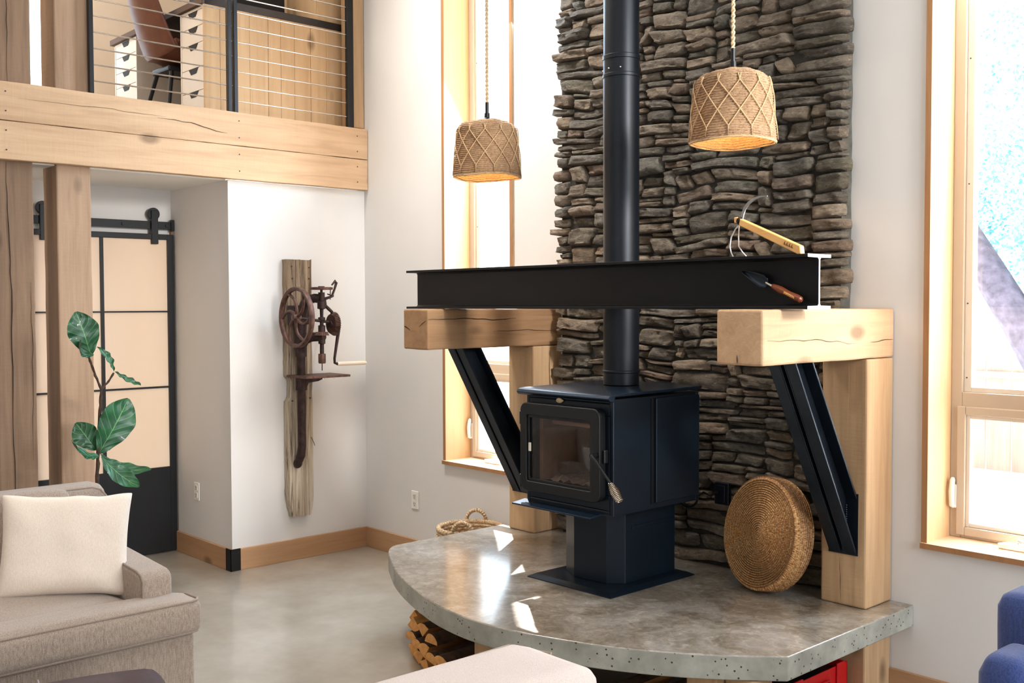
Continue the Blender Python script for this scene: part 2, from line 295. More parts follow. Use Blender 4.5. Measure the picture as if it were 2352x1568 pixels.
# ------------------------------------------------------------------ mesh building
class B:
    def __init__(s): s.v = []; s.f = []; s.uv = None; s.sm = []
    def add(s, vs, fs, smooth=False):
        o = len(s.v); s.v += [Vector(p) for p in vs]
        for f in fs: s.f.append(tuple(o+i for i in f)); s.sm.append(smooth)
        return s
    def box(s, x0, x1, y0, y1, z0, z1, m=None):
        vs = [Vector((x, y, z)) for z in (z0, z1) for y in (y0, y1) for x in (x0, x1)]
        if m is not None: vs = [m @ p for p in vs]
        return s.add(vs, [(0, 2, 3, 1), (4, 5, 7, 6), (0, 1, 5, 4), (2, 6, 7, 3), (0, 4, 6, 2), (1, 3, 7, 5)])
    def prism(s, pts, a, b, axis='Z', m=None):
        n_ = len(pts)
        def mk(p, h): return {'Z': (p[0], p[1], h), 'X': (h, p[0], p[1]), 'Y': (p[0], h, p[1])}[axis]
        vs = [Vector(mk(p, a)) for p in pts]+[Vector(mk(p, b)) for p in pts]
        if m is not None: vs = [m @ p for p in vs]
        fs = [tuple(range(n_)), tuple(range(2*n_-1, n_-1, -1))]+[(i, i+n_, (i+1) % n_+n_, (i+1) % n_) for i in range(n_)]
        return s.add(vs, fs)
    def tube(s, pts, rad, seg=12, cap=True, closed=False):
        pts = [Vector(p) for p in pts]; n_ = len(pts)
        if not isinstance(rad, (list, tuple)): rad = [rad]*n_
        rings = []; up = None
        for i, p in enumerate(pts):
            if closed: d = (pts[(i+1) % n_]-pts[i-1])
            else: d = pts[min(i+1, n_-1)]-pts[max(i-1, 0)]
            d = d.normalized() if d.length > 1e-9 else Vector((0, 0, 1))
            if up is None:
                up = Vector((0, 0, 1)) if abs(d.z) < .9 else Vector((1, 0, 0))
            a = d.cross(up)
            if a.length < 1e-5: a = d.cross(Vector((0, 1, 0)))
            a.normalize(); b = d.cross(a).normalized(); up = -b if False else a.cross(d).normalized()
            rings.append([p+(a*math.cos(t)+up*math.sin(t))*rad[i] for t in (2*PI*k/seg for k in range(seg))])
        o = len(s.v); s.v += [q for r in rings for q in r]
        m_ = n_ if closed else n_-1
        for i in range(m_):
            for k in range(seg):
                j = (i+1) % n_
                s.f.append((o+i*seg+k, o+i*seg+(k+1) % seg, o+j*seg+(k+1) % seg, o+j*seg+k)); s.sm.append(True)
        if cap and not closed:
            s.f.append(tuple(o+k for k in reversed(range(seg)))); s.sm.append(False)
            s.f.append(tuple(o+(n_-1)*seg+k for k in range(seg))); s.sm.append(False)
        return s
    def lathe(s, prof, c=(0, 0, 0), axis='Z', seg=48, close=False, m=None):
        # prof: (r, h)
        o = len(s.v); n_ = len(prof)
        for r, h in prof:
            for k in range(seg):
                t = 2*PI*k/seg; x, y = r*math.cos(t), r*math.sin(t)
                p = {'Z': (x, y, h), 'Y': (x, h, y), 'X': (h, x, y)}[axis]
                p = Vector(p)
                if m is not None: p = m @ p
                s.v.append(p+Vector(c))
        for i in range(n_ if close else n_-1):
            for k in range(seg):
                j = (i+1) % n_
                s.f.append((o+i*seg+k, o+i*seg+(k+1) % seg, o+j*seg+(k+1) % seg, o+j*seg+k)); s.sm.append(True)
        return s
    def cyl(s, p0, p1, r, r2=None, seg=24):
        return s.tube([p0, p1], [r, r if r2 is None else r2], seg)
    def ball(s, c, r, sc3=(1, 1, 1), seg=20, rings=12):
        vs = []; fs = []
        for i in range(rings+1):
            t = PI*i/rings
            for k in range(seg):
                u = 2*PI*k/seg
                vs.append((c[0]+r*sc3[0]*math.sin(t)*math.cos(u), c[1]+r*sc3[1]*math.sin(t)*math.sin(u), c[2]+r*sc3[2]*math.cos(t)))
        for i in range(rings):
            for k in range(seg): fs.append((i*seg+k, (i+1)*seg+k, (i+1)*seg+(k+1) % seg, i*seg+(k+1) % seg))
        return s.add(vs, fs, True)
    def build(s, name, mt, parent=None, origin=None, bevel=0, seg=2, local=False, angle=35, sub=0):
        me = bpy.data.meshes.new(name)
        if local: off = Matrix.Identity(4)
        elif parent is not None:
            off = wm(parent).inverted()
            if origin is not None: off = Matrix.Translation(-Vector(origin)) @ off
        else:
            if origin is None:
                xs = [p.x for p in s.v]; ys = [p.y for p in s.v]; zs = [p.z for p in s.v]
                origin = ((min(xs)+max(xs))/2, (min(ys)+max(ys))/2, min(zs))
            off = Matrix.Translation(-Vector(origin))
        me.from_pydata([off @ p for p in s.v], [], s.f)
        bm = bmesh.new(); bm.from_mesh(me)
        bmesh.ops.recalc_face_normals(bm, faces=bm.faces); bm.to_mesh(me); bm.free()
        for i, p in enumerate(me.polygons): p.use_smooth = s.sm[i] if i < len(s.sm) else False
        if any(s.sm): me.set_sharp_from_angle(angle=math.radians(angle))
        me.materials.append(mt if not isinstance(mt, str) else MT[mt]); me.update()
        o = bpy.data.objects.new(name, me); col.objects.link(o)
        if parent is not None: o.parent = parent
        elif origin is not None and not local: o.location = origin
        if bevel:
            md = o.modifiers.new('bevel', 'BEVEL'); md.width = bevel; md.segments = seg; md.limit_method = 'ANGLE'; md.angle_limit = math.radians(40)
            if seg > 2:
                for p in me.polygons: p.use_smooth = True
                me.set_sharp_from_angle(angle=math.radians(60)); md.harden_normals = True
        if sub:
            md = o.modifiers.new('sub', 'SUBSURF'); md.levels = sub; md.render_levels = sub
            for p in me.polygons: p.use_smooth = True
        return o
def wm(o):
    m = Matrix.Translation(o.location) @ o.rotation_euler.to_matrix().to_4x4()
    return (wm(o.parent) @ m) if o.parent else m
def tag(o, label=None, cat=None, group=None, kind=None):
    if label: o['label'] = label
    if cat: o['category'] = cat
    if group: o['group'] = group
    if kind: o['kind'] = kind
    return o
def thing(name, label, cat, loc=(0, 0, 0), rotz=0, group=None):
    o = bpy.data.objects.new(name, None); col.objects.link(o); o.location = loc; o.rotation_euler = (0, 0, rotz)
    o.empty_display_size = .1
    return tag(o, label, cat, group)
def struct(b, name, mt, **k): return tag(b.build(name, mt, **k), kind='structure')
def cloth_noise(o, amp, sc_):
    for v in o.data.vertices:
        v.co += Vector(noise.noise_vector(v.co*sc_))*amp

YW, XW, YN, XD = 3.996, -5.806, 3.007, -6.6   # fireplace wall, drill wall, niche wall, door wall
HC = 5.2
# ------------------------------------------------------------------ room shell
struct(B().box(-10, 3.4, -4.4, YW+.25, -.08, 0), 'floor', 'floor')
W1 = (-4.965, -4.335, .648, 4.3); W2 = (-1.932, -1.28, .648, 4.3)
b = B(); T = .25
for x0, x1 in ((-8.02, W1[0]), (W1[1], W2[0]), (W2[1], 3.4)): b.box(x0, x1, YW, YW+T, 0, HC)
for w in (W1, W2): b.box(w[0], w[1], YW, YW+T, 0, w[2]); b.box(w[0], w[1], YW, YW+T, w[3], HC)
struct(b, 'wall_back', 'wall')
struct(B().box(XW-.11, XW, YN, YW, 0, 2.378), 'wall_left', 'wall')
struct(B().box(XD, XW-.11, YN, YN+.11, 0, 2.378), 'wall_niche', 'wall')
struct(B().box(XD-.12, XD, -4.4, YN, 0, 2.3785), 'wall_door', 'wall')
struct(B().box(XD, XW-.03, -4.4, YN, 2.378, 2.40), 'ceiling_niche', 'ceil')
struct(B().box(-8.02, XW-.02, -4.4, YW, 2.68, 2.75), 'floor_loft', 'floor')
struct(B().box(-8.02, -7.9, -4.4, 2.3, 2.75, HC).box(-8.02, -7.9, 2.9, YW, 2.75, HC).box(-8.02, -7.9, 2.3, 2.9, 2.75, 2.88).box(-8.02, -7.9, 2.3, 2.9, 4.9, HC), 'wall_loft', 'greywall')
w3 = bpy.data.objects.new('window_3', None); col.objects.link(w3); w3.location = (-7.96, 2.6, 2.88); tag(w3, kind='structure')
B().box(-8.01, -7.93, 2.3, 2.34, 2.88, 4.9).box(-8.01, -7.93, 2.86, 2.9, 2.88, 4.9).box(-8.01, -7.93, 2.34, 2.86, 2.88, 2.92).box(-8.01, -7.93, 2.34, 2.86, 4.86, 4.9).build('window_frame', 'vinyl', w3, bevel=.003)
B().box(-7.975, -7.971, 2.34, 2.86, 2.92, 4.86).build('pane', 'glass', w3)
struct(B().box(3.3, 3.4, -4.4, YW, 0, HC), 'wall_right', 'wall')
struct(B().box(-8.02, 3.4, -4.5, -4.4, 0, HC), 'wall_front', 'wall')
struct(B().box(-8.02, 3.4, -4.5, YW+.25, HC, HC+.1), 'ceiling', 'ceil')
# baseboards
struct(B().box(XW+.018, -4.2, YW-.018, YW, 0, .132).box(-2.06, -1.0, YW-.018, YW, 0, .132).box(-1.0, 3.3, YW-.018, YW, 0, .132), 'baseboard_back', 'baseX', bevel=.002)
struct(B().box(XW, XW+.018, YN-.018, YW, 0, .132), 'baseboard_left', 'base', bevel=.002)
struct(B().box(XD+.02, XW+.018, YN-.018, YN, 0, .132), 'baseboard_niche', 'baseX', bevel=.002)
g = thing('corner_guard', 'black steel angle guarding the baseboard corner below the white wall', 'bracket', (XW, YN, 0))
B().box(XW+.018, XW+.021, YN-.021, YN+.045, .002, .137).box(XW-.045, XW+.021, YN-.021, YN-.018, .002, .137).build('angle_plate', 'black', g)
for z in (.025, .11):
    B().cyl((XW+.021, YN+.032, z), (XW+.024, YN+.032, z), .005, seg=10).build('screw', 'black', g)

def outlet(name, label, c, nrm, plate='plate', sock='plated', rocker=False):
    # nrm: direction the plate faces; '-Y' only
    t = thing(name, label, 'outlet', c)
    x, y, z = c
    B().box(x-.036, x+.036, y-.007, y-.0005, z-.058, z+.058).build('cover_plate', plate, t, bevel=.003)
    for dz in (-.024, .024):
        s_ = B().box(x-.016, x+.016, y-.010, y-.006, z+dz-.017, z+dz+.017).build('socket', sock, t, bevel=.004, seg=3)
        h = B()
        for dx in (-.006, .006): h.box(x+dx-.001, x+dx+.001, y-.0112, y-.0095, z+dz-.002, z+dz+.008)
        h.cyl((x, y-.0112, z+dz-.009), (x, y-.0095, z+dz-.009), .003, seg=8)
        h.build('slots', 'holes', s_, origin=(0, 0, 0))
    return t
outlet('wall_outlet', 'white wall outlet above the baseboard behind the basket and hearth', (-5.263, YW, .383), '-Y')
outlet('wall_outlet', 'white wall outlet on the side wall beside the black sliding door', (-6.267, YN, .43), '-Y')

# ------------------------------------------------------------------ windows
def window(idx, x0, x1, z0, z1):
    t = bpy.data.objects.new('window_%d' % idx, None); col.objects.link(t); t.location = ((x0+x1)/2, YW, z0); tag(t, kind='structure')
    yj = 4.185
    xi0, xi1 = x0+.022, x1-.022
    B().box(x0, xi0, YW-.010, yj+.06, z0, z1).box(xi1, x1, YW-.010, yj+.06, z0, z1).build('window_liner', 'trimw', t)
    B().box(x0-.001, xi0+.0005, YW-.012, YW-.0095, z0, z1).box(xi1-.0005, x1+.001, YW-.012, YW-.0095, z0, z1).box(x0, x1, YW-.024, YW-.0222, z0, z0+.022).build('liner_edge', 'trime', t)
    B().box(x0, x1, YW-.022, yj+.06, z0, z0+.022).build('window_sill', 'sillw', t)
    zb = z0+.022
    # outer frame and mid rail
    fr = B()
    fr.box(xi0, xi0+.045, yj, yj+.06, zb, z1).box(xi1-.045, xi1, yj, yj+.06, zb, z1)
    fr.box(xi0+.045, xi1-.045, yj, yj+.06, 1.195, 1.262).box(xi0+.045, xi1-.045, yj, yj+.06, zb, zb+.022)
    fr.box(xi0+.045, xi1-.045, yj, yj+.06, z1-.05, z1)
    fr.build('window_frame', 'vinyl', t, bevel=.003)
    # upper fixed glazing stop
    up = B(); a0, a1, c0, c1 = xi0+.045, xi1-.045, 1.262, z1-.05
    up.box(a0, a0+.03, yj+.015, yj+.06, c0, c1).box(a1-.03, a1, yj+.015, yj+.06, c0, c1).box(a0+.03, a1-.03, yj+.015, yj+.06, c0, c0+.02)
    up.build('glazing_stop', 'vinyll', t, bevel=.002)
    B().box(a0+.03, a1-.03, yj+.040, yj+.044, c0+.02, c1).build('upper_pane', 'glass', t)
    sc_ = B()
    for zz in (1.32, 1.62, 2.1, 2.6, 3.1): sc_.cyl((a0+.012, yj+.0135, zz), (a0+.012, yj+.016, zz), .003, seg=8)
    sc_.build('screw_caps', 'holes', t)
    # lower awning sash
    s = B(); a0, a1, c0, c1 = xi0+.030, xi1-.030, zb+.012, 1.205
    w = .034
    s.box(a0, a0+w, yj-.012, yj+.03, c0, c1).box(a1-w, a1, yj-.012, yj+.03, c0, c1).box(a0+w, a1-w, yj-.012, yj+.03, c0, c0+w).box(a0+w, a1-w, yj-.012, yj+.03, c1-w, c1)
    s.build('lower_sash', 'vinyl', t, bevel=.004)
    q = B(); w2 = .016; a0 += w; a1 -= w; c0 += w; c1 -= w
    q.box(a0, a0+w2, yj+.0, yj+.03, c0, c1).box(a1-w2, a1, yj+.0, yj+.03, c0, c1).box(a0+w2, a1-w2, yj+.0, yj+.03, c0, c0+w2).box(a0+w2, a1-w2, yj+.0, yj+.03, c1-w2, c1)
    q.build('sash_bead', 'vinyll', t, bevel=.002)
    B().box(a0+w2, a1-w2, yj+.018, yj+.022, c0+w2, c1-w2).build('lower_pane', 'glass', t)
    # side lock handle and crank
    xh = xi0+.022
    h = B().tube([(xh, yj-.014, .795), (xh, yj-.030, .80), (xh, yj-.034, .86), (xh, yj-.026, .905), (xh, yj-.022, .915)], [.007, .010, .011, .010, .006], 12)
    h.box(xh-.010, xh+.010, yj-.014, yj-.0, .79, .885)
    h.build('latch_handle', 'plate', t, bevel=.003)
    xc = x0+.32
    k = B().prism([(xc-.07, YW+.10), (xc+.07, YW+.10), (xc+.05, YW+.15), (xc-.05, YW+.15)], zb+.0005, zb+.022, 'Z')
    k.tube([(xc, YW+.12, zb+.02), (xc+.01, YW+.11, zb+.04), (xc+.05, YW+.10, zb+.035), (xc+.08, YW+.095, zb+.02), (xc+.10, YW+.09, zb+.014)], [.008, .009, .007, .006, .009], 10)
    k.build('crank_handle', 'plate', t, bevel=.004)
    return t
window(1, *W1); window(2, *W2)

# ------------------------------------------------------------------ sliding door in the niche
d = bpy.data.objects.new('door_1', None); col.objects.link(d); d.location = (XD+.03, 2.525, 0); tag(d, kind='structure')
dx0, dx1, y0, y1, zt = XD+.025, XD+.06, 2.055, 2.995, 2.085
f = B().box(dx0, dx1, y1-.04, y1, .01, zt).box(dx0, dx1, y0, y0+.04, .01, zt).box(dx0, dx1, y0+.04, y1-.04, zt-.035, zt).box(dx0, dx1, y0+.04, y1-.04, .01, .566)
f.build('door_frame', 'black', d, bevel=.002)
B().box(dx0+.004, dx1-.002, 2.517, 2.537, .566, zt-.03).box(dx0+.004, dx1-.003, y0+.04, y1-.04, 1.579, 1.588).box(dx0+.004, dx1-.003, y0+.04, y1-.04, 1.085, 1.096).build('glazing_bars', 'black', d)
B().box(dx0+.012, dx0+.018, y0+.03, y1-.03, .56, zt-.03).build('frosted_pane', 'frost', d)
for yy in (2.18, 2.87):
    r_ = B().cyl((XD+.028, yy, 2.215), (XD+.052, yy, 2.215), .040, seg=32).box(XD+.045, XD+.066, yy-.022, yy+.022, 2.02, 2.235)
    r_.build('roller', 'black', d, bevel=.002)
B().box(XD+.03, XD+.042, 1.0, YN-.004, 2.118, 2.168).build('door_track', 'black', d, bevel=.001)
q = B()
for yy in (1.9, 2.35, 2.67, 2.96): q.cyl((XD+.0, yy, 2.143), (XD+.05, yy, 2.143), .011, seg=12)
q.box(XD+.028, XD+.058, YN-.022, YN-.004, 2.108, 2.182)
q.build('track_bolts', 'black', d)
struct(B().box(XD, XD+.022, YN-.012, YN, .132, 2.11), 'trim_1', 'trime')

# ------------------------------------------------------------------ timber frame on the left
def rough(b_, amp=.0025):
    return b_
def timber(name, label, x0, x1, y0, y1, z0, z1, mt, bev=.008, cat='post'):
    b_ = B(); ax = max((x1-x0, 0), (y1-y0, 1), (z1-z0, 2))[1]; L = (x1-x0, y1-y0, z1-z0)[ax]
    ns = max(2, int(L/.06)); m_ = 5
    lo = [x0, y0, z0]; hi = [x1, y1, z1]; oth = [i for i in range(3) if i != ax]
    def pt(t, u):   # u along perimeter 0..4*m
        side, k = divmod(u, m_); k /= m_
        a, c = ((k, 0), (1, k), (1-k, 1), (0, 1-k))[side]
        # soften corners
        p = [0, 0, 0]; p[ax] = lo[ax]+t*L
        p[oth[0]] = lo[oth[0]]+a*(hi[oth[0]]-lo[oth[0]]); p[oth[1]] = lo[oth[1]]+c*(hi[oth[1]]-lo[oth[1]])
        v = Vector(p); cc = Vector([(l+h)/2 for l, h in zip(lo, hi)]); cc[ax] = p[ax]
        nz = noise.noise(v*7+Vector((3, 1, 7)))*.0022+noise.noise(v*31)*.0009
        return v+(v-cc).normalized()*nz
    n4 = 4*m_
    vs = [pt(i/ns, u) for i in range(ns+1) for u in range(n4)]
    fs = [(i*n4+u, i*n4+(u+1) % n4, (i+1)*n4+(u+1) % n4, (i+1)*n4+u) for i in range(ns) for u in range(n4)]
    fs += [tuple(range(n4)), tuple(ns*n4+u for u in reversed(range(n4)))]
    b_.add(vs, fs, False)
    o = b_.build(name, mt, bevel=bev)
    tag(o, label, cat)
    return o
timber('timber_post', 'rough sawn timber post at the left edge with a long vertical crack', -6.01, -5.812, 1.69, 1.887, 0, HC, MT['post'])
timber('timber_post', 'rough sawn timber post standing between the sliding door and the fig plant', -6.021, -5.812, 2.007, 2.191, 0, HC, MT['postB'])
timber('timber_post', 'slim timber post rising from the end of the loft beam against the white wall', -5.93, -5.79, 3.905, 3.992, 2.79, HC, MT['mpost'])
timber('timber_beam', 'upper of two stacked rough timber beams edging the loft', -5.81, -5.756, -1.5, 3.993, 2.582, 2.782, MT['beam'], .004, 'beam')
timber('timber_beam', 'lower of two stacked rough timber beams edging the loft', -5.81, -5.757, -1.5, 3.993, 2.382, 2.580, MT['beam'], .004, 'beam')
# nail heads sit in the beams as their own small parts
for nm, zz in (('timber_beam', (2.63, 2.73)), ('timber_beam.001', (2.43, 2.53))):
    o = bpy.data.objects.get(nm)
    q = B()
    for yy in (1.73, 3.05, 3.9):
        for z in zz: q.cyl((-5.7555, yy+.01, z), (-5.7535, yy+.01, z), .004, seg=8)
    if o: q.build('nail_heads', 'holes', o)

def check_crack(host, pts, nrm, w=.003):
    # narrow dark drying split lying on the timber face
    b_ = B(); vs_ = []; nv_ = Vector(nrm)*.0035; K_ = len(pts)
    P_ = []
    for i in range(K_-1):
        for j in range(8): P_.append(Vector(pts[i]).lerp(Vector(pts[i+1]), j/8))
    P_.append(Vector(pts[-1]))
    for i, p_ in enumerate(P_):
        d_ = (P_[min(i+1, len(P_)-1)]-P_[max(i-1, 0)]).normalized(); s_ = d_.cross(Vector(nrm)).normalized()
        q_ = i/(len(P_)-1); ww = w*(.25+.75*math.sin(q_*PI))*(1+.5*noise.noise(p_*30))
        j_ = s_*noise.noise(p_*14)*.006
        vs_ += [p_+nv_+j_-s_*ww/2, p_+nv_+j_+s_*ww/2]
    b_.add(vs_, [(2*i, 2*i+1, 2*i+3, 2*i+2) for i in range(len(P_)-1)])
    b_.build('drying_crack', 'crack', host)
PO = [o for o in bpy.data.objects if o.name.startswith('timber_post')]
check_crack(PO[0], [(-5.812, 1.775, .1), (-5.812, 1.762, .9), (-5.812, 1.768, 1.7), (-5.812, 1.755, 2.1), (-5.812, 1.752, 2.375)], (1, 0, 0), .006)
check_crack(PO[0], [(-5.812, 1.765, 2.79), (-5.812, 1.77, 3.3), (-5.812, 1.765, 3.9)], (1, 0, 0), .004)
check_crack(PO[0], [(-5.812, 1.86, .8), (-5.812, 1.868, 1.4), (-5.812, 1.862, 1.75)], (1, 0, 0), .003)
BM = [o for o in bpy.data.objects if o.name.startswith('timber_beam')]
check_crack(BM[0], [(-5.756, 2.55, 2.69), (-5.756, 2.75, 2.685), (-5.756, 2.9, 2.655), (-5.756, 2.98, 2.645)], (1, 0, 0), .004)
check_crack(BM[0], [(-5.756, 1.8, 2.70), (-5.756, 2.3, 2.705), (-5.756, 2.6, 2.70)], (1, 0, 0), .002)

# ------------------------------------------------------------------ loft railing
r = thing('loft_railing', 'black steel post railing with thin horizontal stainless rods along the loft', 'railing', (-5.785, 3.0, 2.783))
for y in (2.19, 3.013, 3.052, 3.872):
    w = .024 if y < 3.8 else .045
    B().box(-5.80, -5.768, y-w/2, y+w/2, 2.7835, 3.78).build('railing_post', 'black', r, bevel=.002)
for k in range(11):
    z = 2.853+.0885*k
    B().cyl((-5.784, 2.20, z), (-5.784, 3.852, z), .0042, seg=10).build('rod', 'steel', r)
B().box(-5.80, -5.765, 2.17, 3.90, 3.78, 3.815).build('top_rail', 'black', r, bevel=.002)

# ------------------------------------------------------------------ loft desk
zl = 2.7505
def drawer_unit(label, x0, x1, ztop, seams):
    t = thing('drawer_unit', label, 'drawers', ((x0+x1)/2, 3.2, zl))
    B().box(x0, x0+.016, 2.955, 3.5, zl, ztop).box(x1-.016, x1, 2.955, 3.5, zl, ztop).box(x0+.016, x1-.016, 2.955, 3.5, ztop-.016, ztop).box(x0+.016, x1-.016, 3.47, 3.5, zl, ztop-.016).build('carcass', 'white_unit', t, bevel=.001)
    sm = seams+[zl+.03]
    for i in range(len(sm)-1):
        zt_, zb_ = sm[i]-.002, sm[i+1]+.002; xm = (x0+x1)/2+.01
        o = B().box(x0+.018, x1-.018, 2.957, 2.972, zb_, zt_).build('drawer', 'white_unit', t)
        # finger cut-out: flat dark patch in front paints the shade inside it
        B().prism([(xm-.065, zt_+.001), (xm+.065, zt_+.001), (xm+.035, zt_-.032), (xm-.035, zt_-.034)], 2.9545, 2.9572, 'Y').build('finger_pull_shade', 'darkbox', o)
    return t
drawer_unit('white drawer unit under the right end of the loft desk beside the planks', -6.31, -5.975, 3.452, [3.436, 3.341, 3.238, 3.09, 2.947])
drawer_unit('white drawer unit under the left end of the loft desk beyond the brown chair', -7.355, -6.985, 3.452, [3.45, 3.352, 3.247, 3.146, 2.95])
t = thing('desk', 'long dark wood topped loft desk with a pale plank end panel', 'desk', (-6.7, 3.4, zl))
B().box(-7.39, -5.968, 2.935, 3.97, 3.455, 3.492).build('desk_top', 'desktop', t, bevel=.002)
pn = B()
ys = [2.937, 3.04, 3.13, 3.24, 3.37, 3.46, 3.56, 3.68, 3.80, 3.96]
for i in range(len(ys)-1): pn.box(-5.967, -5.945+random.uniform(-.0015, .0015), ys[i]+.001, ys[i+1]-.001, zl, 3.447)
pn.build('plank_panel', 'plank', t, bevel=.0015)
B().box(-5.968, -5.938, 2.937, 3.962, 3.447, 3.492).build('metal_capping', 'darkmetal', t, bevel=.002)
t = thing('shelf_box', 'wooden shelf box with a dark interior standing on the desk end by the wall', 'shelf', (-6.3, 3.8, 3.493))
B().box(-6.62, -5.975, 3.73, 3.745, 3.493, 3.95).build('side_board', 'plank', t)
B().box(-5.995, -5.97, 3.746, 3.96, 3.493, 3.95).build('end_board', 'plank', t, bevel=.002)
B().box(-6.9, -6.64, 3.3, 3.95, 3.494, 4.1).build('dark_case', 'darkbox', t, bevel=.004)
B().box(-6.63, -6.60, 3.0, 3.72, 3.80, 3.83).build('ledge', 'cherry', t)
t = thing('monitor', 'black screen standing on the loft desk above the planks', 'monitor', (-6.4, 3.5, 3.4925))
B().box(-6.33, -6.30, 3.18, 3.70, 3.53, 3.90).build('screen', 'darkbox', t, bevel=.004)
B().box(-6.36, -6.335, 3.40, 3.48, 3.50, 3.7).box(-6.42, -6.24, 3.34, 3.54, 3.4925, 3.503).build('stand', 'black', t, bevel=.002)

# loft chair: leather shell on black legs
t = thing('desk_chair', 'brown leather shell chair with black legs pulled up to the loft desk', 'chair', (-6.56, 3.08, zl))
cx, cy = -6.56, 3.08
vs = []; fs = []; NU, NV = 14, 22
for j in range(NV+1):
    v = j/NV
    for i in range(NU+1):
        u = i/NU*2-1
        if v < .45:     # seat, front (+Y) to rear
            q = v/.45; yy = cy+.22-.42*q; zz = 3.20+.03*abs(u)**2*2-.02*math.sin(q*PI); wd = .23-.03*(1-q)**3*2
            zz += .0
        else:           # back rising at -Y side
            q = (v-.45)/.55; yy = cy-.20-.10*q-.04*math.sin(q*PI/2); zz = 3.19+.52*q; wd = .23-.05*q-.06*max(0, q-.75)/.25
            yy += .09*u*u*(1-q*.5)
        if .35 < v < .55: zz += .015
        vs.append((cx+u*wd, yy, zz+(.05*u*u if v < .5 else 0)))
for j in range(NV):
    for i in range(NU): fs.append((j*(NU+1)+i, j*(NU+1)+i+1, (j+1)*(NU+1)+i+1, (j+1)*(NU+1)+i))
o = B().add(vs, fs, True).build('shell', 'leather', t); md = o.modifiers.new('s', 'SOLIDIFY'); md.thickness = .03; md.offset = 0
o.modifiers.new('sub', 'SUBSURF').render_levels = 1
B().box(cx-.13, cx+.13, cy-.15, cy+.15, 3.13, 3.165).build('seat_bracket', 'black', t, bevel=.01)
for sx_, sy_ in ((-1, -1), (1, -1), (-1, 1), (1, 1)):
    B().tube([(cx+sx_*.11, cy+sy_*.12, 3.14), (cx+sx_*.21, cy+sy_*.20, zl+.001)], [.015, .011], 10).build('leg', 'black', t)

